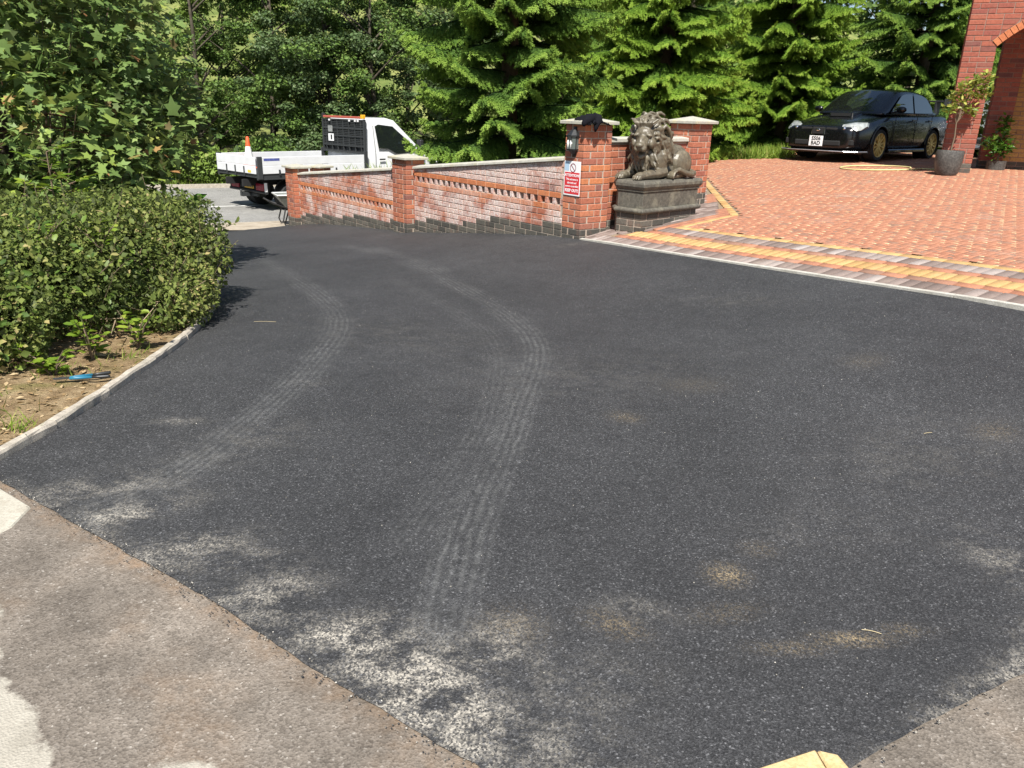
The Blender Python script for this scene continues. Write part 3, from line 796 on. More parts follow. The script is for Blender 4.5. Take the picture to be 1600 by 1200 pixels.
def pier(label, x, y, rz, wdt, dep, zb, zt, cap_over=.05, cap_h=.045, mat=M_RED, orange=(), dark=2, zref=None, group='brick piers of the entrance walls'):
    root = empty('brick_pier', (x, y, 0), rz); tag(root, label, 'pier', group)
    MB().box(.006, wdt-.006, .006, dep-.006, zb-.15, zt-.002).build('mortar', M_MORTAR, root)
    ref = zref if zref is not None else zt
    n = int((zt-zb+.1)/.075)+1
    for k in range(n):
        z = ref-(k+1)*.075+.005
        while z > zt: z -= .075
        if z+.065 < zb: break
        m_ = M_DARK if z+.03 < zb+.165 else (M_ORANGE if k in orange else mat)
        flip = k % 2
        for side in range(4):
            run = (wdt if side % 2 == 0 else dep)-.1125
            # pinwheel: brick starts at the corner of its own side
            pieces = []; r_ = run-.01
            while r_ > .13: l = .215 if r_ > .2 else r_; pieces.append(min(l, r_)); r_ -= l+.01
            if r_ > .03: pieces.append(r_)
            t = 0.0
            if not flip: pieces.reverse()
            for l in pieces:
                c = t+l/2 if flip else run+.1125-t-l/2
                if side == 0: brick(root, c, 0, z, l, .1, .065, m_)
                elif side == 1: o = link('brick', brick_mesh(l, .1, .065, m_), root, (wdt, c, z), (0, 0, R(90)))
                elif side == 2: o = link('brick', brick_mesh(l, .1, .065, m_), root, (wdt-c, dep, z), (0, 0, R(180)))
                else: o = link('brick', brick_mesh(l, .1, .065, m_), root, (0, dep-c, z), (0, 0, R(-90)))
                t += l+.01
    o_ = cap_over; mb = MB()
    x0, x1, y0, y1 = -o_, wdt+o_, -o_, dep+o_; cx, cy = wdt/2, dep/2
    v_ = [(x0,y0,zt),(x1,y0,zt),(x1,y1,zt),(x0,y1,zt),(x0,y0,zt+.036),(x1,y0,zt+.036),(x1,y1,zt+.036),(x0,y1,zt+.036),(cx,cy,zt+.036+cap_h)]
    mb.add(v_, [(0,3,2,1),(0,1,5,4),(1,2,6,5),(2,3,7,6),(3,0,4,7),(4,5,8),(5,6,8),(6,7,8),(7,4,8)])
    mb.build('cap_stone', M_CAPW, root, bevel=.004)
    return root
g = lambda x, y=0: Z(*wall_pt(x, y))
pier('short brick pier with pale cap midway along the garden wall', *wall_pt(-4.02, -.11), RZ1, .49-.05, .33, g(-3.8), .83, zref=.83)
pier('short brick pier at the road end of the garden wall beside the wheelbarrow', *wall_pt(-8.46, -.11), RZ1, .41, .33, g(-8.3), .385, zref=.385)
pier('brick pier with yellowed cap half hidden behind the road end of the wall', -4.74, 18.1, RZ1+.35, .33, .33, -.95, .25, zref=.25)
pier('tall brick pillar carrying the lantern and red warning sign', *wall_pt(0, -.005), RZ1, .33, .44, Z(.56, 9.5), 1.465, .055, .05, zref=1.465, orange=(6, 8))
# short wall behind the lion
C0 = np.array([.762, 9.30]); N2 = np.array([-W2[1], W2[0]])
def w2pt(s, y=0.0): q = C0+W2*s+N2*y; return float(q[0]), float(q[1])
pier('tall brick pillar at the forecourt side of the lion', *w2pt(2.08, -.09), RZ2, .40, .40, .40, 1.49, .055, .06, zref=1.49)
sw = empty('boundary_wall', (*w2pt(1.2, 0), 0), RZ2); tag(sw, 'short level brick wall behind the stone lion', 'wall')
X0, X1 = -.765, .88
core = MB(); zt2 = 1.265; zs2 = .79
core.box(X0, X1, .026, .2, .0, zs2-.075).box(X0, X1, .12, .199, zs2-.075, zs2).box(X0, X1, .026, .2, zs2, zt2-.002)
core.build('mortar', M_MORTAR, sw)
for k in range(-12, 12):
    z = zs2+k*.075+.005
    if z > zt2-.03 or k == -1: continue
    if z < .05: continue
    x = X0+.002-(.1125 if k % 2 else 0)
    while x < X1-.03:
        l = .215 if random.random() > .15 else .1025
        a, b = max(x, X0), min(x+l, X1); x += l+.01
        if b-a < .03: continue
        gz_ = Z(*w2pt((a+b)/2+1.2))
        if z+.065 < gz_: continue
        mat = M_ORANGE if k in (0, -2) else (M_DARK if z+.03 < gz_+.14 else M_RED)
        brick(sw, (a+b)/2, .02, z, b-a, .1, min(.065, zt2-z-.002), mat)
x = X0+.06
while x < X1: brick(sw, x, .021, zs2-.0745, .062, .1, .074, M_RED, name='slot_brick'); x += .145
for k in range(2):
    a, b = X0+(X1-X0)*k/2+.002, X0+(X1-X0)*(k+1)/2-.002
    MB().add([(xx, y, z) for xx in (a, b) for y, z in ((-.01, zt2), (.235, zt2), (.235, zt2+.045), (.11, zt2+.062), (-.008, zt2+.045))],
             [(0,1,2,3,4), (9,8,7,6,5)]+[(i, 5+i, 5+(i+1) % 5, (i+1) % 5) for i in range(5)]).build('coping_stone', M_COPE, sw, bevel=.004)

# ------------------------------------------------------------------ lion plinth
NC = np.array([1.46, 9.155]); PZ = .27
pl = empty('lion_plinth', (NC[0], NC[1], 0), RZ2); tag(pl, 'dark stone plinth on a blue brick base under the lion statue', 'plinth')
def plpoly(o): return [(-o, -o), (1.12+o, -o), (1.12+o, .5+o), (.13-o*.4, .5+o), (-o, .37+o*.4)]
zb, z1, z2, z3, z4, z5 = PZ-.15, .485, .545, .735, .775, .865
MB().prism(plpoly(-.006), zb, z1).build('mortar', M_MORTAR, pl)
def torus_band(za, zb_, o):
    mb = MB(); rings = [[(p[0], p[1], za+(zb_-za)*t) for p in plpoly(o*math.sin(math.pi*(.12+.76*t)))] for t in (0, .15, .35, .65, .85, 1)]
    n = 5; v_ = [q for r_ in rings for q in r_]
    f_ = [(i*n+k, i*n+(k+1) % n, (i+1)*n+(k+1) % n, (i+1)*n+k) for i in range(5) for k in range(n)]+[tuple(reversed(range(n))), tuple(range(5*n, 6*n))]
    return mb.add(v_, f_)
torus_band(z1, z2+.004, .045).build('base_moulding', M_PLINTH, pl, bevel=.004)
MB().prism(plpoly(.0), z2, z3).build('die_block', M_PLINTH, pl, bevel=.006)
MB().prism(plpoly(.012), z3, z4-.012).build('fillet', M_PLINTH, pl, bevel=.004)
torus_band(z4-.015, z5, .04).build('top_slab', M_PLINTH, pl, bevel=.004)
for k in range(5):
    z = z1-.075*(k+1)+.005
    x = .004 if k % 2 else -.1075
    while x < 1.1:
        a, b = max(x, .0), min(x+.215, 1.12); x += .225
        if b-a > .03 and z+.065 > Z(*[float(q) for q in NC+W2*((a+b)/2)]): brick(pl, (a+b)/2, 0, z, b-a, .1, .065, M_DARK)
    y = .0 if k % 2 else .1075
    cuts = [0, .1025, .3275, .37] if k % 2 else [0, .215, .37]
    if not k % 2: cuts = [.1, .315, .37]
    else: cuts = [.1, .2025, .37]
    for a, b in zip(cuts[:-1], cuts[1:]): link('brick', brick_mesh(b-a-.01, .1, .065, M_DARK), pl, (0, (a+b)/2+.003, z), (0, 0, R(-90)))
    link('brick', brick_mesh(.165, .1, .065, M_DARK), pl, (.065, .435, z), (0, 0, R(-135)))

# ================================================================== house
HX, HY, HZ = 6.83, 12.99, .80
HROT = R(-25); ho = empty('house', (HX, HY, 0), HROT); tag(ho, 'red brick house corner with an arched porch and buff brick inside', 'house')
PW = .44; SX, SPAN, SPR, RISE = PW, 2.6, 2.70, .55      # pier width, arch opening, springing height, rise
RA = (SPAN**2/4+RISE**2)/(2*RISE); AC = (SX+SPAN/2, SPR+RISE-RA); HTOP = 6.0; HW = SX+SPAN+.44; RO = RA+.115
def skew(z):
    if z <= SPR: return SX
    if z < SPR+.115*math.cos(a0): return SX-(z-SPR)*math.tan(a0)
    return arc_x(z, RO)
def arc_x(z, r_):
    d_ = r_*r_-(z-AC[1])**2
    return AC[0]-math.sqrt(d_) if d_ > 0 else None
# mortar core with the arch cut out
core = MB(); pts = [(.006, HZ-.2), (SX-.006, HZ-.2), (SX-.006, SPR)]
a0 = math.asin((SPAN/2)/RA)
for k in range(17):
    a = -a0+2*a0*k/16; pts.append((AC[0]+(RA+.006)*math.sin(a), AC[1]+(RA+.006)*math.cos(a)))
pts += [(SX+SPAN+.006, SPR), (SX+SPAN+.006, HZ-.2), (HW, HZ-.2), (HW, HTOP), (.006, HTOP)]
n = len(pts)
me = bpy.data.meshes.new('mortar'); bm = bmesh.new()
vf = [bm.verts.new((p[0], .006, p[1])) for p in pts]; vb = [bm.verts.new((p[0], .43, p[1])) for p in pts]
bm.faces.new(vf); bm.faces.new(list(reversed(vb)))
for i in range(n): bm.faces.new((vf[i], vb[i], vb[(i+1) % n], vf[(i+1) % n]))
bmesh.ops.recalc_face_normals(bm, faces=bm.faces); bmesh.ops.triangulate(bm, faces=bm.faces); bm.to_mesh(me); bm.free(); me.materials.append(M_HMORTAR)
link('mortar', me, ho)
JV, JF, JR, jb = [], [], [], 0
k = 0; z = HZ-.04
while z < HTOP-.07:
    x = .002-(.1125 if k % 2 else 0); xr = HW
    while x < xr-.03:
        l = .215 if random.random() > .18 else .1025
        a, b = max(x, 0), min(x+l, xr); x += l+.01
        if b-a < .03: continue
        bt, bbt = b, b; at_, ab_ = a, a
        if z+.065 <= SPR:
            if a >= SX and b <= SX+SPAN: continue
            if a < SX < b: bt = bbt = SX
            elif a >= SX and a < SX+SPAN < b: at_ = ab_ = SX+SPAN
            elif a >= SX and a < SX+SPAN: continue
        else:
            lo, hi = skew(z), skew(z+.065)
            if lo is not None and hi is None: hi = AC[0]
            if lo is not None:
                mir = 2*AC[0]
                if b > lo and a < mir-lo:
                    if a < lo and (a+b)/2 < AC[0]:
                        bbt = min(b, lo-.006); bt = min(b, hi-.006)
                        if bbt-a < .012: bbt = a+.004
                        if bt-a < .02: continue
                    elif b > mir-lo and (a+b)/2 > AC[0]:
                        ab_ = max(a, mir-lo+.006); at_ = max(a, mir-hi+.006)
                        if b-at_ < .02: continue
                        ab_ = min(ab_, b-.004)
                    elif hi is not None and a < hi-.02: bbt = a+.004; bt = min(b, hi-.006)
                    else: continue
        bt, bbt = min(bt, xr), min(bbt, xr)
        vis = a < .95 and z < 3.65
        mat = M_DARK if z < HZ+.11 else M_HRED
        if vis and bt == bbt and at_ == ab_:
            if bt-at_ > .03: brick(ho, (at_+bt)/2, 0, z, bt-at_, .1, .065, mat)
        else:
            v_ = [(ab_, 0, z), (bbt, 0, z), (bbt, .1, z), (ab_, .1, z), (at_, 0, z+.065), (bt, 0, z+.065), (bt, .1, z+.065), (at_, .1, z+.065)]
            f_ = [(0,3,2,1),(4,5,6,7),(0,1,5,4),(1,2,6,5),(2,3,7,6),(3,0,4,7)]
            if vis: MB().add(v_, f_).build('brick', mat, ho)
            else: JV.append(np.array(v_)); JF.append(np.array(f_)+jb); jb += 8; JR.append(np.full(8, random.random()))
    # returns of the front pier (left side and opening side)
    if z < 3.65:
        for sgn, xx in ((-90, 0), (90, SX)):
            if sgn == 90 and z > SPR-.05: continue
            for c, l in (((.2175, .215), (.38, .09)) if k % 2 else ((.16, .1025), (.325, .2))):
                link('brick', brick_mesh(l, .1, .065, M_DARK if z < HZ+.11 else M_HRED), ho, (xx, c, z), (0, 0, R(sgn)))
    z += .075; k += 1
tag(link('upper_brickwork', big_mesh('upper_brickwork', np.vstack(JV), np.vstack(JF), M_HREDA, np.concatenate(JR), k=4), ho), kind='stuff')
nA = 36
for k in range(nA):
    a = -a0+2*a0*(k+.5)/nA; w_ = 2*a0*RA/nA-.008; wo = w_*RO/RA
    mb = MB(); mb.add([(-w_/2, -.012, 0), (w_/2, -.012, 0), (w_/2, .2, 0), (-w_/2, .2, 0), (-wo/2, -.012, .108), (wo/2, -.012, .108), (wo/2, .2, .108), (-wo/2, .2, .108)],
                      [(0,3,2,1),(4,5,6,7),(0,1,5,4),(1,2,6,5),(2,3,7,6),(3,0,4,7)])
    if k == 0: arch_me = mb.mesh('arch_brick', M_ORANGE, bevel=.003)
    o = link('arch_brick', arch_me, ho, (AC[0]+(RA)*math.sin(a), 0, AC[1]+(RA)*math.cos(a)), (0, a, 0))
# porch: back wall of buff brick, inner pier, soffit, door
BY = 1.62; IX = .66
MB().box(IX+.35, HW+.4, BY+.006, BY+.3, HZ-.2, HTOP).build('back_wall_core', M_HMORTAR, ho)
k = 0; z = HZ-.04
while z < 3.45:
    x = IX+.36-(.1125 if k % 2 else 0)
    while x < IX+1.02:
        a, b = max(x, IX+.36), min(x+.215, IX+1.0); x += .225
        if b-a > .03: brick(ho, (a+b)/2, BY, z, b-a, .1, .065, M_DARK if z < HZ+.11 else M_YEL)
    x = IX
    for l in ((.215, .125) if k % 2 else (.125, .215)):
        brick(ho, x+l/2, BY-.13, z, l, .1, .065, M_DARK if z < HZ+.11 else M_HRED); x += l+.01
    for c, l in (((.2, .215), (.36, .08)) if k % 2 else ((.155, .1025), (.32, .2))):
        link('brick', brick_mesh(l, .1, .065, M_DARK if z < HZ+.11 else M_HRED), ho, (IX, BY-.13+c, z), (0, 0, R(-90)))
    z += .075; k += 1
MB().box(IX+.006, IX+.345, BY-.124, BY+.3, HZ-.2, HTOP).build('inner_pier_core', M_HMORTAR, ho)
M_WHITEW = plain('white_timber', (.7, .69, .66), .5)
M_DKFRAME = plain('dark_door', (.025, .018, .014), .35)
M_GLASS = plain('dark_glass', (.012, .014, .014), .06, spec=.8, noise_amt=0)
MB().prism([(.44, .43), (HW, .43), (HW, BY+.3), (.62, BY+.3)], 3.42, 3.55).build('porch_ceiling', M_WHITEW, ho)
MB().box(-.15, HW+2, -.15, 2.4, HTOP, HTOP+.2).build('roof_slab', plain('roof_tile', (.12, .06, .045), .8), ho)
MB().box(HW-.44, HW, .43, BY, HZ-.2, 3.42).build('porch_side_wall', M_HRED, ho)
MB().box(IX+.36, HW+2, BY+.3, BY+.7, HZ-.2, HTOP).build('house_body', M_HRED, ho)
door = MB().box(IX+1.0, IX+1.12, BY-.03, BY+.2, HZ-.1, 2.95).box(IX+1.95, IX+2.07, BY-.03, BY+.2, HZ-.1, 2.95).box(IX+1.12, IX+1.95, BY-.03, BY+.2, 2.83, 2.95).box(IX+1.12, IX+1.95, BY+.01, BY+.05, HZ-.1, HZ+.35).build('door', M_DKFRAME, ho, bevel=.006)
MB().box(IX+1.12, IX+1.95, BY+.02, BY+.04, HZ+.35, 2.83).build('pane', M_GLASS, door)
def hpt(x, y, z): return (HX+x*math.cos(HROT)-y*math.sin(HROT), HY+x*math.sin(HROT)+y*math.cos(HROT), z)
lamp = MB().lathe([(.0, -.05), (.05, -.045), (.07, 0), (.06, .05), (.03, .08), (0, .085)], 14).build('security_light', plain('white_plastic', (.75, .74, .72), .35), None, hpt(IX+.62, BY-.16, 2.95), None, smooth=True)
lamp.rotation_euler = (R(80), 0, HROT); tag(lamp, 'small round white security light under the porch arch', 'light')
# ================================================================== stone lion
def evaluated(o):
    bpy.context.view_layer.update()
    dg = bpy.context.evaluated_depsgraph_get(); me = bpy.data.meshes.new_from_object(o.evaluated_get(dg)); return me
def sphere_grid(n=12, m_=8):
    v_ = [(0, 0, -1)]; f_ = []
    for i in range(1, m_):
        a = -math.pi/2+math.pi*i/m_
        for k in range(n): b = 2*math.pi*k/n; v_.append((math.cos(a)*math.cos(b), math.cos(a)*math.sin(b), math.sin(a)))
    v_.append((0, 0, 1)); top = len(v_)-1
    for k in range(n):
        f_.append((0, 1+(k+1) % n, 1+k)); f_.append((top, top-n+k, top-n+(k+1) % n))
    for i in range(m_-2):
        for k in range(n): a = 1+i*n; f_.append((a+k, a+(k+1) % n, a+n+(k+1) % n, a+n+k))
    return v_, f_
SG = sphere_grid()
def ell(mb, c, r_, rot=(0, 0, 0), pre=None):
    M_ = Matrix.Translation(c) @ Euler(rot).to_matrix().to_4x4()
    if pre is not None: M_ = pre @ M_
    mb.add([M_ @ Vector((p[0]*r_[0], p[1]*r_[1], p[2]*r_[2])) for p in SG[0]], SG[1])
def lock(mb, pts, r0, pre=None, r1=.2):
    pts = [Vector(p) for p in pts]
    if pre is not None: pts = [pre @ p for p in pts]
    n = len(pts); mb.tube(pts, [r0*(.75+.25*math.sin(math.pi*i/(n-1)*.9))*(1-(1-r1)*(i/(n-1))**1.6) for i in range(n)], 6)
def make_lion():
    rg = random.Random(5); mb = MB()
    ell(mb, (-.34, 0, .2), (.2, .165, .195)); ell(mb, (-.1, 0, .225), (.34, .145, .185)); ell(mb, (.14, 0, .25), (.2, .17, .23)); ell(mb, (-.2, 0, .1), (.35, .16, .1))
    ell(mb, (.2, 0, .4), (.17, .185, .2)); ell(mb, (.24, 0, .25), (.14, .15, .2))
    for s in (-1, 1):
        ell(mb, (-.3, s*.15, .17), (.185, .075, .165), (0, R(-20), 0))                  # haunch
        mb.tube([(-.33, s*.18, .06), (-.2, s*.2, .045), (-.08, s*.215, .042)], [.05, .045, .045], 8)
        ell(mb, (-.04, s*.215, .04), (.065, .05, .04))
        ell(mb, (.12, s*.145, .2), (.1, .06, .15), (0, R(15), 0))                        # shoulder
        mb.tube([(.06, s*.16, .09), (.2, s*.155, .07), (.42, s*.13, .055)], [.065, .062, .05], 8)
        ell(mb, (.48, s*.13, .048), (.08, .062, .05))
        for k in range(4):
            y = s*.13+(k-1.5)*.03; ell(mb, (.535+(.012 if k in (1, 2) else 0), y, .034), (.034, .0165, .03)); ell(mb, (.568+(.012 if k in (1, 2) else 0), y, .018), (.012, .007, .012))
            y = s*.215+(k-1.5)*.024; ell(mb, (.015+(.008 if k in (1, 2) else 0), y, .028), (.028, .0135, .025))
    # tail along the near flank with a tuft
    mb.tube([(-.5, .02, .12), (-.55, .1, .07), (-.5, .2, .055), (-.36, .265, .05), (-.2, .275, .075), (-.1, .262, .115), (-.03, .25, .1), (.0, .25, .06)], [.045, .042, .038, .034, .032, .03, .026, .02], 8)
    for k in range(6): lock(mb, [(-.03, .25+.012*(k-2.5), .1), (.02, .25+.015*(k-2.5), .085), (.05, .25+.018*(k-2.5), .045), (.052, .25+.02*(k-2.5), .012)], .016)
    # head, turned a little towards its left
    H = Matrix.Translation((.31, .03, .475)) @ Euler((0, R(12), R(22))).to_matrix().to_4x4() @ Matrix.Scale(1.24, 4)
    ell(mb, (0, 0, 0), (.13, .105, .125), pre=H); ell(mb, (.04, 0, .055), (.075, .085, .06), pre=H)
    ell(mb, (.13, 0, -.03), (.095, .058, .058), (0, R(12), 0), H); ell(mb, (.115, 0, .015), (.09, .033, .036), (0, R(18), 0), H)
    ell(mb, (.205, 0, -.022), (.026, .036, .024), pre=H); ell(mb, (.125, 0, -.134), (.055, .044, .03), (0, R(12), 0), H)
    ell(mb, (.05, 0, -.1), (.08, .06, .05), pre=H)
    for s in (-1, 1):
        ell(mb, (.175, s*.032, -.058), (.045, .03, .032), pre=H); ell(mb, (.09, s*.058, .05), (.03, .035, .016), (R(-18*s), 0, R(-22*s)), H)
        ell(mb, (.088, s*.05, .022), (.02, .022, .014), pre=H); ell(mb, (.07, s*.08, -.035), (.055, .035, .05), pre=H)
        ell(mb, (-.02, s*.118, .075), (.022, .034, .04), (R(-25*s), 0, 0), H)
    ell(mb, (-.09, 0, .0), (.13, .16, .165), pre=H); ell(mb, (-.14, 0, -.08), (.14, .165, .16), pre=H)
    # mane: rings of curling locks round the face, then down neck and chest
    for ring, (x0, rr, n, ln, th) in enumerate([(.03, .112, 15, .1, .024), (-.02, .13, 16, .15, .03), (-.08, .145, 16, .17, .034), (-.15, .15, 14, .18, .036)]):
        for k in range(n):
            a = 2*math.pi*(k+.5*(ring % 2))/n; up = math.sin(a); side = math.cos(a)
            rad = rr*(1+.08*rg.uniform(-1, 1))
            p0 = Vector((x0, side*rad*.95, up*rad*1.02+.0)); out_ = Vector((0, side, up))
            droop = Vector((0, 0, -1)); back = Vector((-1, 0, 0)); tw = Vector((0, -up, side))*rg.choice((-1, 1))
            L = ln*rg.uniform(.75, 1.15)*(1.0 if up > -.3 else 1.35)
            pts = [p0]
            for t in (.3, .55, .8, 1.0):
                q = p0+out_*L*(.34*math.sin(t*2.0))+back*L*t*.6+droop*L*t*t*(.75 if up < .6 else .3)+tw*L*.14*math.sin(t*5)
                pts.append(q)
            lock(mb, pts, th*rg.uniform(.8, 1.2), H)
    for k in range(46):                                                                  # chest and shoulder locks
        y = rg.uniform(-.17, .17); z = rg.uniform(.2, .46); x = .235+.1*math.cos(y*7)-.02*(z-.3)*10*.3
        p0 = Vector((x, y, z)); pts = [p0]
        for t in (.33, .66, 1): pts.append(p0+Vector((.03*math.sin(t*3), .025*math.sin(t*4+k)+y*.25*t, -.15*t)))
        lock(mb, pts, .026*rg.uniform(.8, 1.2))
    for s in (-1, 1):
        for k in range(26):
            x = rg.uniform(-.02, .2); z = rg.uniform(.28, .52); y = s*(.155+.03*rg.random()-max(0, z-.42)*.25)
            pts = [(x, y, z)]
            for t in (.33, .66, 1): pts.append((x-.07*t+.02*math.sin(t*5+k), y+s*.02*math.sin(t*3), z-.14*t))
            lock(mb, pts, .027*rg.uniform(.8, 1.2))
    for k in range(9):                                                                   # topknot
        a = rg.uniform(-1, 1); pts = [Vector((.05, a*.06, .11)), Vector((.06, a*.09, .15)), Vector((.03, a*.13, .175)), Vector((-.03, a*.17, .165))]
        lock(mb, pts, .022, H)
    tmp = mb.build('lion_tmp', M_LION); mod = tmp.modifiers.new('r', 'REMESH'); mod.mode = 'VOXEL'; mod.voxel_size = .0088; mod.adaptivity = 0
    sm = tmp.modifiers.new('s', 'SMOOTH'); sm.factor = .4; sm.iterations = 1
    me = evaluated(tmp); bpy.data.objects.remove(tmp); me.name = 'lion_statue'
    me.materials.clear(); me.materials.append(M_LION)
    me.polygons.foreach_set('use_smooth', [True]*len(me.polygons)); return me
m, nt, bs, out = new_mat('lion_stone'); p_ = pos(nt)
c = ramp(nt, tnoise(nt, p_, 16, 5, .65), [(.3, (0.074, 0.062, 0.043)), (.55, (0.132, 0.111, 0.076)), (.75, (0.216, 0.185, 0.125))])
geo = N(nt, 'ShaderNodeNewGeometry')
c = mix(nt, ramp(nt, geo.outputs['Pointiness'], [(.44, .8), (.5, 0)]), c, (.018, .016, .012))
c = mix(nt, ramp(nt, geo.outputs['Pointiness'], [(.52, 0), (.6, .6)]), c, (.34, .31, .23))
nt.links.new(c, bs.inputs['Base Color']); bs.inputs['Roughness'].default_value = .4; bs.inputs['Specular IOR Level'].default_value = .55
bump(nt, tnoise(nt, p_, 110, 4, .7), bs, .5, .004); M_LION = m
lc = NC+W2*.56+(-1)*np.array([W2[1], -W2[0]])*.25
lion = link('lion_statue', make_lion(), None, (float(lc[0]), float(lc[1]), z5-.004), (0, 0, RZ2+math.pi))
tag(lion, 'weathered dark stone lion lying on the plinth with front paws out', 'statue')

# ------------------------------------------------------------------ lantern, sign, cloth on the pillar
M_BLACK = plain('black_paint', (.018, .02, .021), .42)
M_LGLASS = plain('lantern_glass', (.10, .12, .11), .08, spec=.7)
px, py = wall_pt(.165, -.005)
la = empty('wall_lantern', (px, py, 1.13), RZ1); tag(la, 'black half lantern with two candle bulbs on the sign pillar', 'lantern')
def hexring(r_, z, y0=0.0): return [(-r_, y0, z), (-r_, y0-r_*.55, z), (-r_*.5, y0-r_*1.15, z), (r_*.5, y0-r_*1.15, z), (r_, y0-r_*.55, z), (r_, y0, z)]
def frustum(r0, z0, r1, z1, yo=0.0):
    a, b = hexring(r0, z0, yo), hexring(r1, z1, yo); return MB().add(a+b, [(5,4,3,2,1,0), (6,7,8,9,10,11)]+[(i, (i+1) % 6, 6+(i+1) % 6, 6+i) for i in range(6)])
frustum(.022, .0, .06, .045, -.004).build('base', M_BLACK, la)
frustum(.07, .045, .076, .06, -.004).build('lower_ring', M_BLACK, la)
frustum(.064, .06, .07, .2, -.004).build('pane', M_LGLASS, la)
frustum(.086, .2, .086, .214, -.004).build('upper_ring', M_BLACK, la)
frustum(.08, .214, .03, .275, -.004).build('roof', M_BLACK, la)
frustum(.018, .275, .012, .305, -.004).build('finial', M_BLACK, la)
for q, t in zip(hexring(.066, .06, -.004)[1:5], hexring(.072, .2, -.004)[1:5]): MB().tube([q, t], .006, 5).build('glazing_bar', M_BLACK, la)
M_CANDLE = plain('candle_bulb', (.85, .84, .78), .4)
for s in (-.026, .026): MB().lathe([(.012, .06), (.012, .11), (.016, .125), (.012, .145), (.0, .165)], 8, (s, -.082, 0)).build('candle', M_CANDLE, la, smooth=True)
MB().box(-.03, .03, -.003, .004, -.03, .31).build('back_plate', M_BLACK, la)

def text_mesh(s, size, mat, extrude=.0006, align='CENTER', bold=0.0):
    cu = bpy.data.curves.new('txt', 'FONT'); cu.body = s; cu.size = size; cu.align_x = align; cu.align_y = 'CENTER'; cu.extrude = extrude; cu.offset = bold; cu.resolution_u = 2
    o = bpy.data.objects.new('txt', cu); COL.objects.link(o); me = evaluated(o); bpy.data.objects.remove(o); me.materials.clear(); me.materials.append(mat); return me
M_SWHITE = plain('sign_white', (.80, .80, .80), .35, noise_amt=.04)
M_SRED = plain('sign_red', (.60, .035, .045), .35, noise_amt=.06)
M_SBLUE = plain('sign_pale_blue', (.42, .56, .70), .35, noise_amt=.05)
sx, sy = wall_pt(.158, -.012)
sg = empty('warning_sign', (sx, sy, .655), RZ1+R(0)); tag(sg, 'white and red warning sign screwed to the brick pillar', 'sign')
SW, SH = .285, .395
MB().box(-SW/2, SW/2, -.004, .001, 0, SH).build('board', M_SWHITE, sg, bevel=.0015)
MB().box(-SW/2+.014, SW/2-.012, -.0055, -.0042, .018, .268).build('red_panel', M_SRED, sg)
MB().box(-SW/2+.006, -SW/2+.085, -.0052, -.0042, .285, SH-.008).build('pale_blue_patch', M_SBLUE, sg)
ringm = MB(); nR = 24; ra, rb = .052, .043
ringm.add([(math.cos(2*math.pi*k/nR)*r_, -.006, math.sin(2*math.pi*k/nR)*r_) for r_ in (ra, rb) for k in range(nR)], [(k, (k+1) % nR, nR+(k+1) % nR, nR+k) for k in range(nR)])
ringm.add([(-.034, -.0065, .028), (-.028, -.0065, .034), (.034, -.0065, -.028), (.028, -.0065, -.034)], [(0, 1, 2, 3)])
ringm.build('no_entry_ring', plain('sign_maroon', (.26, .03, .06), .4), sg, (.012, 0, .32))
for s, z, size, b_ in (('ATTENTION!', .232, .044, .0012), ('This entrance is', .187, .033, .0005), ('alarmed and', .147, .033, .0005), ('camera controlled', .108, .0315, .0005), ('KEEP OUT!', .058, .048, .0016)):
    link('lettering', text_mesh(s, size, M_SWHITE, bold=b_), sg, (.001, -.0062, z), (R(90), 0, 0))

# black jumper thrown over the pillar cap
M_CLOTH = plain('black_knit', (.008, .008, .011), .95, nscale=60, noise_amt=.4, spec=.15)
ey = np.array([W1[1], -W1[0]])*-1; cx_, cy_ = wall_pt(.24, .12)
mb = MB(); rg = random.Random(3)
n1, n2 = 34, 28; gv = []
for i in range(n1):
    for j in range(n2):
        x = (-.2+.4*i/(n1-1))*(1+.18*mnoise.noise(Vector((i*.7, j*.7, 2)))); y = (-.17+.34*j/(n2-1))*(1+.2*mnoise.noise(Vector((i*.7, j*.7, 7))))
        rr = math.hypot(x/.18, y/.16); edge = max(0, rr-.75)
        h = .03+.03*max(0, 1-rr*rr)+.035*abs(mnoise.noise(Vector((x*13, y*13, 4))))+.03*abs(mnoise.noise(Vector((x*27, y*27, 9))))+.014*mnoise.noise(Vector((x*60, y*60, 1)))
        gv.append((x, y, 1.505-.03*rr+h*(1-min(1, edge))-.002))
mb.add(gv, [(i*n2+j, (i+1)*n2+j, (i+1)*n2+j+1, i*n2+j+1) for i in range(n1-1) for j in range(n2-1)])
cl = empty('black_jumper', (cx_, cy_, 0), RZ1); tag(cl, 'black knitted jumper thrown over the cap of the sign pillar', 'jumper')
body = mb.build('body', M_CLOTH, cl, smooth=True); sol = body.modifiers.new('thick', 'SOLIDIFY'); sol.thickness = .012
mb = MB()
mb.tube([(.05, .0, 1.54), (.1, -.06, 1.53), (.13, -.12, 1.515), (.14, -.17, 1.497), (.145, -.2, 1.47), (.146, -.203, 1.445)], [.05, .055, .05, .045, .03, .012], 9)
mb.build('sleeve', M_CLOTH, cl, smooth=True)
MB().tube([(.06, .03, 1.55), (.13, .03, 1.53), (.17, .0, 1.505), (.182, -.03, 1.48), (.186, -.05, 1.43), (.186, -.055, 1.39)], [.05, .055, .045, .035, .025, .01], 9).build('sleeve', M_CLOTH, cl, smooth=True)

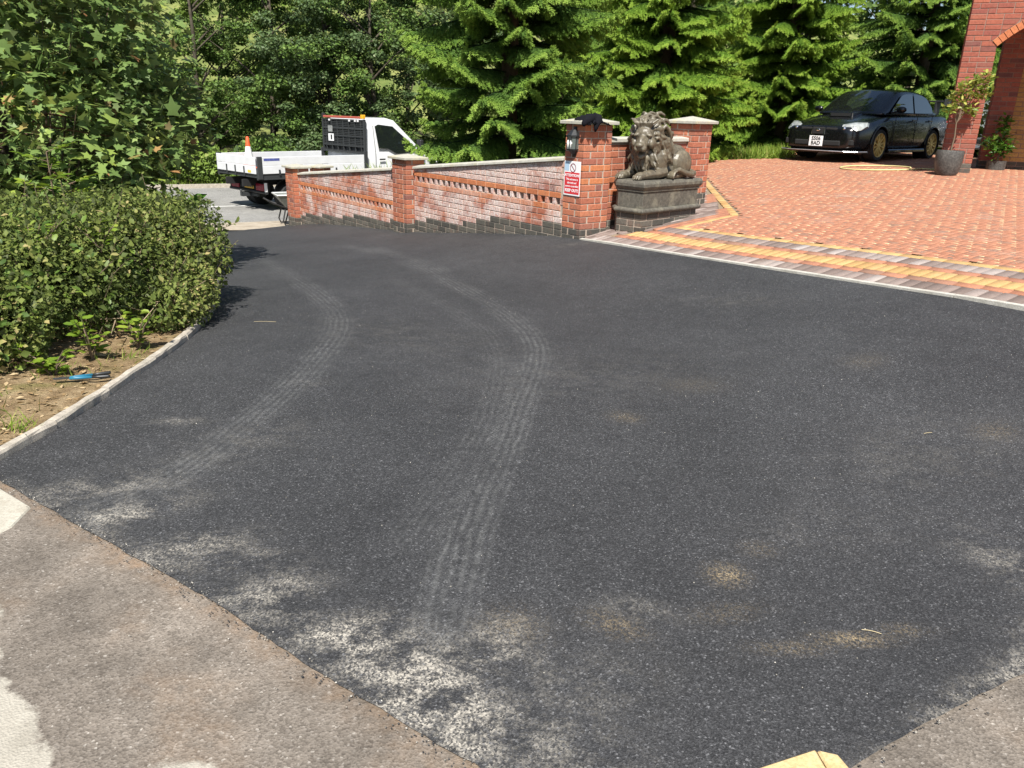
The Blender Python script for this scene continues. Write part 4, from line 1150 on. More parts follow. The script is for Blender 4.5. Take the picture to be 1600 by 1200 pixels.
# ================================================================== vehicles
def loft_body(sections, mats, levels=2, cutters=()):
    n = len(sections[0]); mb = MB(); mb.add([p for s in sections for p in s], [(i*n+k, i*n+(k+1) % n, (i+1)*n+(k+1) % n, (i+1)*n+k) for i in range(len(sections)-1) for k in range(n)]
        + [tuple(reversed(range(n))), tuple(range((len(sections)-1)*n, len(sections)*n))])
    tmp = mb.build('tmp', mats)
    if levels: md = tmp.modifiers.new('s', 'SUBSURF'); md.levels = levels; md.render_levels = levels
    cs = []
    for cmb in cutters:
        c_ = cmb.build('cut', mats); cs.append(c_); b_ = tmp.modifiers.new('b', 'BOOLEAN'); b_.operation = 'DIFFERENCE'; b_.object = c_; b_.solver = 'EXACT'
    me = evaluated(tmp)
    for c_ in cs: bpy.data.objects.remove(c_)
    bpy.data.objects.remove(tmp)
    me.polygons.foreach_set('use_smooth', [True]*len(me.polygons)); me.set_sharp_from_angle(angle=R(32)); return me
def sym(half): return half+[(x, -y, z) for x, y, z in reversed(half) if abs(y) > 1e-6]
def paint(name, col, rough=.22, metal=0., coat=1.0, dirt=.0):
    m, nt, bs, out = new_mat(name); p = objco(nt)
    nt.links.new(mix(nt, tnoise(nt, p, 3, 3), tuple(v*.9 for v in col), col), bs.inputs['Base Color'])
    bs.inputs['Metallic'].default_value = metal; bs.inputs['Coat Weight'].default_value = coat; bs.inputs['Coat Roughness'].default_value = .05
    nt.links.new(ramp(nt, tnoise(nt, p, 18, 4), [(.3, rough), (.8, rough+.15)]), bs.inputs['Roughness']); return m
M_TYRE = plain('tyre_rubber', (.022, .022, .022), .85, nscale=40)
M_BPLAST = plain('black_plastic', (.02, .02, .021), .55)
M_CHROME = plain('chrome', (.75, .75, .76), .15, 1.0, .03)
M_CARGLASS = plain('car_glass', (.012, .016, .014), .03, spec=1.0, noise_amt=0, coat=1.0)
M_LENS = plain('headlight_lens', (.33, .35, .34), .2, noise_amt=.5, nscale=14, spec=.8, coat=.4)
M_UNDER = plain('underside', (.012, .012, .012), .9)
def wheel(parent, x, y, r_, w_, rim_mat, side, spokes=12, rim_r=.76):
    o = empty('wheel', (x, y, r_)); o.parent = parent
    h = w_/2
    MB().lathe(cap=False, n=32, axis='y', prof=[(r_*rim_r*.98, -h*.9), (r_*.93, -h), (r_*.985, -h*.75), (r_, -h*.35), (r_, h*.35), (r_*.985, h*.75), (r_*.93, h), (r_*rim_r*.98, h*.9)]).build('tyre', M_TYRE, o, smooth=True, sharp=40)
    mb = MB(); R0 = r_*rim_r; yo = side*h
    s_ = side
    pr = [(R0, .92), (R0*.97, 1.0), (R0*.93, .95), (R0*.9, .6), (R0*.88, -.5)]
    b = len(mb.v)
    mb.lathe([(a, s_*h*c) for a, c in pr]+[(R0*.99, -s_*h*.5)], 32, axis='y', cap=False)
    mb.lathe([(r_*.17, s_*h*.3), (r_*.17, s_*h*.82), (r_*.12, s_*h*.92), (.0, s_*h*.92)], 16, axis='y')
    for k in range(spokes):
        a = 2*math.pi*(k//2)/(spokes/2)+(.13 if k % 2 else -.13) if spokes > 6 else 2*math.pi*k/spokes
        a2 = 2*math.pi*(k//2)/(spokes/2)+(.24 if k % 2 else -.24) if spokes > 6 else a
        p0 = (math.cos(a)*r_*.12, math.sin(a)*r_*.12); p1 = (math.cos(a2)*R0*.93, math.sin(a2)*R0*.93)
        tx, tz = -math.sin((a+a2)/2), math.cos((a+a2)/2); wd = r_*.034*(1 if spokes > 6 else 2.2)
        ys = (s_*h*.86, s_*h*.93); q = []
        for (pp, yy, ww) in ((p0, ys[0], wd*1.1), (p1, ys[1], wd)):
            for sg_, dy in ((-1, 0), (1, 0), (1, -s_*.03), (-1, -s_*.03)): q.append((pp[0]+tx*ww*sg_, yy+dy, pp[1]+tz*ww*sg_))
        mb.add(q, [(0,1,2,3), (7,6,5,4), (0,4,5,1), (1,5,6,2), (2,6,7,3), (3,7,4,0)])
    mb.build('rim', rim_mat, o, sharp=35)
    MB().lathe([(r_*.5, -s_*h*.2), (r_*.5, s_*h*.15), (.02, s_*h*.15)], 20, axis='y').build('brake_disc', plain('brake_disc', (.1, .1, .1), .5, .8), o)
    return o
def quad_part(name, pts, mat, parent, off=None, thick=.006, smooth=False):
    """a thin panel following four or more points"""
    P = [Vector(p) for p in pts]; nn = (P[1]-P[0]).cross(P[2]-P[1]).normalized(); 
    if off is not None and nn.dot(Vector(off)) < 0: nn = -nn
    n = len(P); v_ = [p+nn*thick for p in P]+[p-nn*thick*.5 for p in P]
    return MB().add(v_, [tuple(range(n)), tuple(reversed(range(n, 2*n)))]+[(i, (i+1) % n, n+(i+1) % n, n+i) for i in range(n)]).build(name, mat, parent, bevel=.0)

def saloon(label, loc, rz, body_paint, rim_mat, plate=None, wing=True, roll=(0, 0)):
    root = empty('saloon_car', loc, rz); root.rotation_euler = (roll[0], roll[1], rz); root.scale = (.965,)*3; tag(root, label, 'car')
    def sec(x, w_, zb_, zm, zsh, ztop, crown=.03, wt=.86):
        return sym([(x, 0, zb_), (x, w_*.8, zb_), (x, w_*.97, zb_+.06), (x, w_, zm), (x, w_*.985, zsh), (x, w_*wt, ztop-.012), (x, w_*.5, ztop+crown*.6), (x, 0, ztop+crown)])
    S = [sec(2.22, .60, .24, .42, .52, .60, .01, .9), sec(2.19, .70, .2, .42, .58, .655, .015, .9), sec(2.06, .80, .18, .43, .62, .70, .02, .88), sec(1.78, .85, .18, .46, .67, .765, .03, .86),
         sec(1.4, .868, .18, .5, .74, .83, .035, .85), sec(1.0, .87, .18, .5, .80, .90, .035, .84), sec(.8, .87, .18, .5, .83, .925, .02, .84), sec(0, .872, .18, .5, .86, .935, .0, .86), sec(-.8, .872, .18, .52, .87, .945, .0, .86),
         sec(-1.35, .868, .18, .53, .88, .955, .01, .86), sec(-1.6, .86, .2, .55, .89, .97, .02, .86), sec(-1.95, .83, .24, .56, .88, .985, .02, .86), sec(-2.12, .80, .28, .56, .86, .97, .02, .86), sec(-2.2, .74, .32, .56, .8, .92, .015, .88)]
    cut = []
    for wx in (1.27, -1.27):
        for s in (-1, 1): cut.append(MB().lathe([(.352, -.16), (.352, .2)], 28, (wx, s*.79, .33), 'y'))
    me = loft_body(S, [body_paint], 2, cut)
    body = link('body', me, root)
    for wx in (1.27, -1.27):
        for s in (-1, 1):
            MB().lathe([(.36, -.02), (.36, .02), (.02, .02)], 24, (wx, s*.62, .33), 'y').build('wheel_well', M_UNDER, body)
            # flared arch lip
            mb = MB(); mb.tube([(wx+.362*math.cos(a), s*.862, .33+.362*math.sin(a)) for a in [R(-12+204*k/16) for k in range(17)]], .018, 6); mb.build('arch_lip', body_paint, body, smooth=True)
    MB().box(-2.0, 2.0, -.7, .7, .17, .3).build('underside', M_UNDER, root)
    # cabin
    def cs(x, wb, wt, zb_, zt): return sym([(x, 0, zb_), (x, wb, zb_), (x, wb*.985, zb_+.05), (x, (wb+wt)/2, (zb_+zt)/2+.03), (x, wt+.015, zt-.05), (x, wt-.06, zt-.01), (x, wt*.5, zt+.008), (x, 0, zt+.012)])
    C = [cs(1.06, .70, .66, .885, .93), cs(.98, .75, .68, .885, .99), cs(.62, .775, .655, .89, 1.205), cs(.3, .78, .635, .89, 1.385), cs(.14, .785, .625, .89, 1.425), cs(-.35, .785, .615, .89, 1.44), cs(-.78, .785, .61, .89, 1.42), cs(-.98, .78, .6, .9, 1.375),
         cs(-1.25, .76, .59, .91, 1.22), cs(-1.55, .74, .62, .92, 1.06), cs(-1.68, .70, .62, .93, .99)]
    cabin = link('cabin', loft_body(C, [body_paint], 2), root)
    # glazing, laid just proud of the cabin shell
    def panel(name, rows, mat, off):
        nr, nc = len(rows), len(rows[0]); v_ = [Vector(p)+Vector(off) for r_ in rows for p in r_]
        return MB().add(v_, [(i*nc+k, i*nc+k+1, (i+1)*nc+k+1, (i+1)*nc+k) for i in range(nr-1) for k in range(nc-1)]).build(name, mat, root, smooth=True)
    ws = []
    for t in [k/6 for k in range(7)]:
        x = 1.01+(.27-1.01)*t; zt = .945+(1.385-.945)*t+.03*math.sin(math.pi*t)*.55; hw = .68+(.585-.68)*t
        ws.append([(x-.05*(yy**2)*1.1, yy*hw, zt-.028*yy*yy) for yy in (-1, -.7, -.35, 0, .35, .7, 1)])
    panel('windscreen', ws, M_CARGLASS, (.02, 0, .018))
    rw = []
    for t in [k/5 for k in range(6)]:
        x = -1.6+(-.98+1.6)*t; zt = 1.025+(1.36-1.025)*t+.02*math.sin(math.pi*t); hw = .60+(.53-.6)*t
        rw.append([(x+.03*yy*yy, yy*hw, zt-.02*yy*yy) for yy in (-1, -.5, 0, .5, 1)])
    panel('rear_window', rw, M_CARGLASS, (-.02, 0, .02))
    for s in (-1, 1):
        def sp(x, z):
            t = (z-.89)/.5; return (x, s*(.785-.132*t+.014), z)
        fw = quad_part('side_window', [sp(.80, .965), sp(.78, .985), sp(.27, 1.30), sp(.12, 1.335), sp(-.25, 1.352), sp(-.25, .965)], M_CARGLASS, root, (0, s, 0), .004)
        quad_part('side_window', [sp(-.32, .965), sp(-.32, 1.352), sp(-.72, 1.335), sp(-.95, 1.28), sp(-1.2, 1.09), sp(-1.22, .985), sp(-1.12, .965)], M_CARGLASS, root, (0, s, 0), .004)
        MB().tube([(.84, s*.795, .955), (.0, s*.797, .955), (-1.2, s*.795, .965)], .008, 5).build('window_trim', M_BPLAST, root)
        # mirror, door lines and handles
        mir = empty('door_mirror', (.66, s*.86, 1.0)); mir.parent = root
        mb = MB(); ell(mb, (0, s*.06, .02), (.055, .105, .065)); mb.build('housing', body_paint, mir, smooth=True)
        MB().tube([(0, -s*.08, -.03), (0, s*.02, 0)], .02, 6).build('stalk', M_BPLAST, mir)
        for dx in (.74, -.28, -1.02): MB().box(dx-.004, dx+.004, s*.868 if s > 0 else s*.878, s*.878 if s > 0 else s*.868, .3, .9).build('door_gap', M_UNDER, root)
        for dx in (-.12, -.95): MB().box(dx-.09, dx+.09, min(s*.868, s*.895), max(s*.868, s*.895), .8, .83).build('door_handle', body_paint, root, bevel=.006)
        MB().box(-.88, .88, min(s*.8, s*.9), max(s*.8, s*.9), .16, .235).build('side_skirt', body_paint, root, bevel=.02)
        # swept headlight
        hp = [(2.165, s*.40, .53), (2.14, s*.64, .545), (2.0, s*.785, .585), (1.84, s*.82, .66), (1.78, s*.79, .735), (1.93, s*.62, .735), (2.1, s*.45, .685)]
        cn = Vector((2.02, s*.63, .64))
        hd = MB(); P = [Vector(p) for p in hp]; top = cn+Vector((.075, s*.05, .045)); n = len(P)
        mid = [p.lerp(cn, .45)+Vector((.06, s*.04, .035)) for p in P]
        Pf = [p+Vector((.035, s*.02, .02)) for p in P]
        hd.add([p-Vector((.08, 0, 0)) for p in P]+Pf+mid+[top], [(k, (k+1) % n, n+(k+1) % n, n+k) for k in range(n)]+[(n+k, n+(k+1) % n, 2*n+(k+1) % n, 2*n+k) for k in range(n)]+[(2*n+k, 2*n+(k+1) % n, 3*n) for k in range(n)])
        h_ = hd.build('headlight', M_LENS, root, smooth=True, sharp=40)
        for q, r_ in (((2.13, s*.52, .625), .045), ((2.05, s*.68, .64), .04)): MB().lathe([(r_, 0), (r_*.8, .03), (r_*.3, .045), (0, .046)], 12, (q[0]+.03, q[1], q[2]), 'x').build('reflector', M_CHROME, h_)
        MB().lathe([(.05, 0), (.045, .03), (0, .035)], 12, (2.12, s*.66, .36), 'x').build('fog_lamp', M_BPLAST, root)
        ell_ = MB(); ell(ell_, (-2.13, s*.62, .8), (.07, .16, .07)); ell_.build('tail_light', plain('tail_red', (.4, .02, .02), .2), root, smooth=True)
    # nose: grilles, badge, plate, intake, splitter, bonnet scoop
    MB().box(2.12, 2.235, -.13, .13, .5, .645).build('centre_grille', M_UNDER, root, bevel=.015)
    for s in (-1, 1): MB().box(2.1, 2.21, min(s*.15, s*.4), max(s*.15, s*.4), .56, .64).build('grille_wing', M_UNDER, root, bevel=.012); MB().tube([(2.225, s*.135, .63), (2.235, s*.14, .5)], .012, 6).build('grille_trim', M_CHROME, root)
    e_ = MB(); ell(e_, (2.24, 0, .59), (.008, .045, .025)); e_.build('badge', M_CHROME, root, smooth=True)
    MB().box(2.13, 2.232, -.5, .5, .285, .395).build('lower_intake', M_UNDER, root, bevel=.02)
    for s in (-1, 1): MB().box(1.98, 2.19, min(s*.56, s*.74), max(s*.56, s*.74), .3, .42).build('fog_recess', M_UNDER, root, bevel=.02)
    mb = MB(); out_ = [(2.30, 0), (2.30, .35), (2.25, .62), (2.1, .83), (1.72, .88)]; poly = [(x, y) for x, y in out_]+[(1.7, .75), (1.7, -.75)]+[(x, -y) for x, y in reversed(out_[1:])]
    mb.prism(poly, .155, .185); mb.build('front_splitter', body_paint, root, bevel=.006)
    MB().tube([(1.8, -.885, .19), (2.11, -.84, .19), (2.262, -.62, .188), (2.312, -.35, .19), (2.314, .0, .19), (2.312, .35, .19), (2.262, .62, .188), (2.11, .84, .19), (1.8, .885, .19)], .012, 6).build('splitter_edge', M_CHROMED, root)
    mb = MB(); mb.add([(1.42, -.27, .84), (1.42, .27, .84), (1.38, .25, .945), (1.38, -.25, .945), (.98, -.3, .93), (.98, .3, .93), (.98, .27, .965), (.98, -.27, .965)], [(0,1,2,3), (4,7,6,5), (3,2,6,7), (0,3,7,4), (1,5,6,2)])
    sc_ = mb.build('bonnet_scoop', body_paint, root, bevel=.012)
    MB().box(1.34, 1.422, -.215, .215, .868, .928).build('scoop_mouth', M_UNDER, sc_)
    if wing:
        for s in (-1, 1): MB().prism([(-1.86, s*.56), (-2.1, s*.56), (-2.1, s*.53), (-1.86, s*.53)], .96, 1.24).build('wing_post', M_BPLAST, root)
        MB().box(-2.22, -1.88, -.72, .72, 1.235, 1.265).build('rear_wing', M_BPLAST, root, bevel=.01)
        for s in (-1, 1): MB().box(-2.24, -1.86, min(s*.72, s*.74), max(s*.72, s*.74), 1.15, 1.3).build('wing_end_plate', M_BPLAST, root, bevel=.006)
    for k, wx in enumerate((1.27, -1.27)):
        for s in (-1, 1): wheel(root, wx, s*.765, .318, .225, rim_mat, s)
    if plate:
        pp = empty('number_plate', (2.262, .0, .375)); pp.parent = root
        MB().box(-.004, .004, -.15, .15, -.1, .1).build('plate', M_SWHITE, pp, bevel=.002)
        for i, s_ in enumerate(plate): link('lettering', text_mesh(s_, .105, M_BLACK, bold=.003), pp, (.0055, 0, .045-.09*i), (R(90), 0, R(90)))
    return root
M_CHROMED = plain('splitter_metal', (.45, .45, .46), .35, .7)
M_CARBLACK = paint('car_black', (.004, .0042, .005), .2, 0, .45)
M_GOLD = plain('gold_alloy', (.80, .58, .2), .35, .35, .05)
def slope(x, y): return (Z(x+.5, y)-Z(x-.5, y)), (Z(x, y+.5)-Z(x, y-.5))
# front near-side wheel stands at (7.08, 16.07); the car runs back along azimuth 54
ca = R(49); back = np.array([math.sin(ca), math.cos(ca)]); lft = np.array([back[1], -back[0]])
wheel_xy = np.array([7.1, 16.12]); ctr = wheel_xy+back*1.27-lft*.765
hd_ = math.atan2(-back[1], -back[0])
saloon('black saloon car with gold wheels and a bonnet scoop, parked on the paving', (float(ctr[0]), float(ctr[1]), Z(*ctr)+.01), hd_, M_CARBLACK, M_GOLD, ('SS06', 'BAD'))
M_CARSILVER = paint('car_silver', (.45, .48, .5), .25, .6)
M_SILV = plain('silver_alloy', (.6, .6, .62), .3, .8)
saloon('pale silver car glimpsed between the porch piers of the house', (12.3, 20.3, Z(12.3, 20.3)+.01), R(215), M_CARSILVER, M_SILV, None, False)

# ------------------------------------------------------------------ dropside truck
M_TWHITE = paint('truck_white', (.68, .69, .70), .3, 0, .6)
M_ALU = plain('dropside_white', (.68, .69, .70), .45, 0, .1, 4)
M_DGREY = plain('steel_dark_grey', (.035, .038, .04), .55)
M_TRED = plain('tail_lens', (.24, .02, .035), .2, noise_amt=.3, nscale=12)
M_AMBER = plain('amber_lens', (.75, .4, .03), .2)
ta = R(43); tf = np.array([math.sin(ta), math.cos(ta)]); tl = np.array([-tf[1], tf[0]])
corner = np.array([-6.46, 19.72]); tor = corner+tl*1.05
tk = empty('dropside_truck', (float(tor[0]), float(tor[1]), -1.03), math.atan2(tf[1], tf[0])); tag(tk, 'white dropside tipper truck parked at the roadside behind the wall', 'truck')
BF, BT, BL = .95, 1.36, 3.35     # bed floor, top of sides, bed length
MB().box(.0, BL, -1.03, 1.03, BF-.09, BF).build('bed_floor', M_DGREY, tk)
for s in (-1, 1):
    ya, yb = (1.025, 1.055) if s > 0 else (-1.055, -1.025)
    for k, (a, b) in enumerate(((BF+.005, BF+.2), (BF+.208, BT))): MB().box(.13, BL-.12, ya, yb, a, b).build('side_board', M_ALU, tk, bevel=.006)
    MB().box(.0, .13, min(s*1.02, s*1.07), max(s*1.02, s*1.07), BF-.12, BT+.015).build('corner_post', M_DGREY, tk, bevel=.006)
    MB().box(BL-.12, BL, min(s*1.02, s*1.065), max(s*1.02, s*1.065), BF-.08, BT+.1).build('front_post', M_DGREY, tk, bevel=.006)
    for x in (.6, 1.4, 2.3): MB().box(x-.02, x+.02, min(s*1.055, s*1.075), max(s*1.055, s*1.075), BF-.03, BF+.1).build('hinge', M_DGREY, tk)
    MB().box(.0, BL, min(s*.98, s*1.04), max(s*.98, s*1.04), BF-.14, BF-.092).build('bed_rail', M_DGREY, tk)
for k, (a, b) in enumerate(((BF+.005, BF+.2), (BF+.208, BT))): MB().box(-.035, -.003, -.99, .99, a, b).build('tail_board', M_ALU, tk, bevel=.006)
for y in (-.45, 0.0, .45): MB().box(-.055, -.036, y-.018, y+.018, BF-.05, BF+.17).build('tail_hinge', M_DGREY, tk)
MB().box(-.0385, -.0355, -.78, -.62, BF+.03, BF+.09).build('yellow_sticker', plain('sticker_yellow', (.75, .55, .05), .5), tk)
MB().box(.18, .62, -1.058, -1.0555, BT-.09, BT-.03).build('blue_sticker', plain('sticker_blue', (.08, .1, .3), .5, noise_amt=.8, nscale=30), tk)
# headboard with mesh, beacon bar and stickers
hb = empty('headboard', (BL-.03, 0, BT)); hb.parent = tk
for s in (-1, 1): MB().box(-.03, .03, s*.99-.03, s*.99+.03, 0, .92).build('upright', M_DGREY, hb)
for z in (.03, .2, .46, .66, .89): MB().box(-.026, .026, -.97, .97, z-.02, z+.02).build('crossbar', M_DGREY, hb)
for k in range(7): y = -.84+.28*k; MB().box(-.02, .02, y-.014, y+.014, .03, .89).build('mullion', M_DGREY, hb)
mb = MB()
for k in range(14): z = .24+k*.045; mb.box(-.008, .008, -.95, .95, z-.012, z+.012)
mb.build('mesh_grille', M_DGREY, hb)
MB().box(.03, .06, -.97, .97, .03, .9).build('backing_sheet', plain('dark_sheet', (.02, .021, .022), .6), hb)
MB().box(-.05, .05, -.85, .92, .93, .99).build('beacon_bar', plain('beacon_red', (.42, .1, .07), .35), hb, bevel=.01)
for y in (.62, -.35, -.62, -.75): MB().box(-.055, -.028, y-.025, y+.025, .85, .9).build('marker_lamp', M_SWHITE, hb)
MB().box(-.05, .05, -.99, -.88, .93, 1.04).build('amber_beacon', M_AMBER, hb, bevel=.01)
MB().box(-.05, .05, .93, 1.0, .93, 1.05).build('work_lamp', M_BPLAST, hb, bevel=.01)
MB().box(-.031, -.027, .45, .72, .3, .5).build('white_sticker', M_SWHITE, hb); MB().box(-.033, -.031, .53, .6, .34, .47).build('sticker_mark', M_BLACK, hb); MB().box(-.032, -.028, .5, .72, .55, .72).build('worn_sticker', plain('faded_label', (.28, .29, .28), .6, noise_amt=.7, nscale=25), hb)
# chassis, lights, plate, tow bar
for s in (-1, 1): MB().box(-.1, 5.3, s*.42-.04, s*.42+.04, .62, .8).build('chassis_rail', M_UNDER, tk)
MB().box(.28, .40, -.85, .85, .48, .7).build('light_panel', M_UNDER, tk)
MB().tube([(.27, -.95, .47), (.27, .95, .47)], .035, 8).build('bumper_bar', M_BPLAST, tk)
for s in (-1, 1): MB().box(.24, .285, min(s*.44, s*.84), max(s*.44, s*.84), .51, .69).build('tail_light', M_TRED, tk, bevel=.012)
for s in (-1, 1): MB().box(.25, .3, min(s*.86, s*.92), max(s*.86, s*.92), .46, .72).build('lamp_guard', M_SWHITE if s < 0 else M_BPLAST, tk)
pp = empty('number_plate', (.265, -.05, .59)); pp.parent = tk
MB().box(-.004, .004, -.24, .24, -.055, .055).build('plate', plain('plate_yellow', (.72, .42, .03), .4), pp)
link('lettering', text_mesh('LV16 NKB', .1, M_BLACK, bold=.003), pp, (-.006, 0, 0), (R(90), 0, R(-90)))
mb = MB(); mb.box(.08, .45, -.06, .06, .33, .42); mb.tube([(.1, 0, .36), (.06, 0, .36), (.06, 0, .45)], .03, 8); mb.lathe([(.0, 0), (.03, .01), (.035, .03), (.02, .055), (0, .058)], 10, (.06, 0, .45)); mb.box(.3, .36, -.4, .4, .34, .41)
mb.build('tow_bar', M_DGREY, tk)
for x in (1.0,):
    for s in (-1, 1):
        wheel(tk, x, s*.86, .35, .2, M_DGREY, s, 5, .6); wheel(tk, x, s*.63, .35, .2, M_DGREY, s, 5, .6)
        MB().tube([(x+.42*math.cos(a), s*.75, .38+.42*math.sin(a)) for a in [R(15+150*k/10) for k in range(11)]], .02, 6).build('mudguard', M_BPLAST, tk)
# cab
CX = BL+.02; 
prof = [(CX, .45), (CX, 2.2), (CX+.12, 2.3), (CX+.75, 2.33), (CX+1.05, 2.27), (CX+1.95, 1.48), (CX+2.15, 1.36), (CX+2.6, 1.16), (CX+2.72, .95), (CX+2.74, .45), (CX+2.6, .35), (CX+.3, .35)]
mb = MB(); rings = []
for y, inset in ((-1.0, .12), (-.985, .03), (-.93, 0), (.93, 0), (.985, .03), (1.0, .12)):
    cx0, cz0 = CX+1.3, 1.2; ring = []
    for x, z in prof:
        yy = y*(1-.14*max(0, (z-1.35)/1.0)); d_ = Vector((x-cx0, z-cz0)); k_ = 1-inset*.25; ring.append((cx0+d_.x*k_, yy, cz0+d_.y*k_))
    rings.append(ring)
n = len(prof); mb.add([p for r_ in rings for p in r_], [(i*n+k, i*n+(k+1) % n, (i+1)*n+(k+1) % n, (i+1)*n+k) for i in range(5) for k in range(n)]+[tuple(reversed(range(n))), tuple(range(5*n, 6*n))])
mb.build('cab', M_TWHITE, tk, bevel=.025, smooth=True, sharp=35)
for s in (-1, 1):
    def cp(x, z, o=.008): return (CX+x, s*((1.0+o)*(1-.14*max(0, (z-1.35)/1.0))), z)
    quad_part('door_window', [cp(.42, 1.52), cp(.36, 2.1), cp(.48, 2.15), cp(.98, 2.1), cp(1.75, 1.52), cp(1.7, 1.4), cp(1.05, 1.36), cp(.75, 1.5)], M_CARGLASS, tk, (0, s, 0), .004)
    dh = MB().box(CX+.42, CX+.62, min(s*1.0, s*1.03), max(s*1.0, s*1.03), 1.2, 1.24).build('door_handle', M_BPLAST, tk, bevel=.008)
    for x in (.3,): MB().tube([cp(x, .6, .003), cp(x, 1.4, .003), cp(x, 2.12, .003)], .006, 4).build('door_gap', M_UNDER, tk)
    mi = MB().box(CX+1.7, CX+1.82, min(s*1.08, s*1.28), max(s*1.08, s*1.28), 1.42, 1.75).build('door_mirror', M_BPLAST, tk, bevel=.02)
quad_part('windscreen', [(CX+1.08, -.78, 2.24), (CX+1.08, .78, 2.24), (CX+1.96, .86, 1.49), (CX+1.96, -.86, 1.49)], M_CARGLASS, tk, (1, 0, .5), .012)
MB().box(CX+2.72, CX+2.77, -.6, .6, .55, .95).build('grille', M_BPLAST, tk, bevel=.02)
for s in (-1, 1):
    MB().box(CX+2.62, CX+2.76, min(s*.68, s*.95), max(s*.68, s*.95), .85, 1.12).build('headlight', M_LENS, tk, bevel=.03)
    MB().lathe([(.42, -.12), (.42, .14)], 24, (CX+1.95, s*.9, .38), 'y').build('wheel_arch', M_UNDER, tk); wheel(tk, CX+1.95, s*.93, .35, .22, M_DGREY, s, 5, .6)
# traffic cone standing in the bed
cpos = tor+tf*.75+tl*.72
co = empty('traffic_cone', (float(cpos[0]), float(cpos[1]), -1.03+BF)); tag(co, 'orange and white traffic cone standing in the truck bed', 'cone')
M_ORNG = plain('cone_orange', (.8, .11, .03), .5); M_CWH = plain('cone_white', (.8, .8, .76), .45)
MB().box(-.21, .21, -.21, .21, 0, .04).build('base', M_ORNG, co, bevel=.01)
MB().lathe([(.16, .04), (.135, .16)], 18).build('lower_cone', M_ORNG, co, smooth=True, sharp=50)
MB().lathe([(.134, .16), (.066, .58)], 18).build('white_sleeve', M_CWH, co, smooth=True, sharp=50)
MB().lathe([(.066, .58), (.036, .82), (.03, .83)], 18).build('tip', M_ORNG, co, smooth=True, sharp=50)

# ------------------------------------------------------------------ wheelbarrow by the end pier
wx_, wy_ = -4.92, 17.35
wb = empty('wheelbarrow', (wx_, wy_, TZ(wx_, wy_)+.12), R(28)); wb.location.z = -.93
tag(wb, 'grey wheelbarrow with black handles tucked behind the end pier', 'wheelbarrow')
M_BARROW = plain('galvanised_tray', (.2, .215, .2), .5, .3, .25, 8)
mb = MB(); top = [(-.42, -.3), (.5, -.34), (.62, -.2), (.62, .2), (.5, .34), (-.42, .3)]; bot = [(-.18, -.17), (.3, -.2), (.36, -.1), (.36, .1), (.3, .2), (-.18, .17)]
v_ = [(x, y, .66) for x, y in top]+[(x, y, .36) for x, y in bot]
mb.add(v_, [(i, (i+1) % 6, 6+(i+1) % 6, 6+i) for i in range(6)]+[tuple(range(6, 12))])
tr = mb.build('tray', M_BARROW, wb); so = tr.modifiers.new('t', 'SOLIDIFY'); so.thickness = .012
MB().tube([(x, y, .665) for x, y in top+top[:1]], .016, 6).build('rim', plain('barrow_rim', (.75, .76, .74), .35, .3), wb)
for s in (-1, 1):
    MB().tube([(-.62, s*.29, .56), (-.5, s*.27, .49), (-.15, s*.2, .36), (.4, s*.1, .3), (.75, s*.04, .2)], .02, 6).build('handle', M_BPLAST, wb)
    MB().tube([(-.25, s*.2, .38), (-.32, s*.24, .12), (-.28, s*.24, .02), (-.18, s*.24, .02), (-.08, s*.2, .34)], .017, 6).build('leg', M_BPLAST, wb)
o = empty('wheel', (.75, 0, .2)); o.parent = wb; MB().lathe([(.12, -.045), (.185, -.05), (.2, -.02), (.2, .02), (.185, .05), (.12, .045)], 20, axis='y').build('tyre', M_TYRE, o, smooth=True)
MB().lathe([(.12, -.03), (.12, .03)], 16, axis='y').build('rim', M_SILV, o)

# ------------------------------------------------------------------ hose on the paving, loppers by the kerb
M_HOSE = plain('hose_yellow', (.66, .58, .26), .5)
hp = []
for k in range(60):
    t = k/59; a = R(-20)+t*R(330)
    x, y = 6.15+.62*math.cos(a)+.25*t, 13.95+.62*math.sin(a)*1.0
    hp.append((x, y, Z(x, y)+.03))
tl_ = [(6.9, 13.25), (7.2, 13.6), (7.6, 14.0)]
hp += [(x, y, Z(x, y)+.03) for x, y in tl_]
tag(MB().tube(hp, .013, 6).build('garden_hose', M_HOSE, smooth=True), 'pale yellow garden hose looped on the red paving near the car', 'hose')
lx, ly = -2.5, 4.2
lo = empty('loppers', (lx, ly, Z(lx, ly)+.075), R(22)); lo.scale = (.62,)*3; tag(lo, 'loppers with blue and black handles lying on the soil', 'loppers')
M_BLUEH = plain('blue_handle', (.02, .15, .24), .45)
for s, a in ((1, .16), (-1, -.1)):
    d_ = Vector((math.cos(a), math.sin(a), 0)); p0 = Vector((-.1, s*.012, .0)); 
    MB().tube([p0+d_*.0, p0+d_*.05, p0+d_*.19], [.012, .016, .014], 8).build('handle', M_BLUEH, lo, smooth=True)
    MB().tube([p0+d_*.19, p0+d_*.24, p0+d_*.33, p0+d_*.345], [.012, .016, .017, .012], 8).build('grip', M_BLACK, lo, smooth=True)
MB().add([(-.1, .02, .0), (-.1, -.02, 0), (-.22, -.03, .004), (-.24, .015, .004), (-.1, .02, .01), (-.1, -.02, .01), (-.22, -.03, .01), (-.24, .015, .01)], [(0,1,2,3),(4,7,6,5),(0,4,5,1),(1,5,6,2),(2,6,7,3),(3,7,4,0)]).build('blade', M_DGREY, lo)
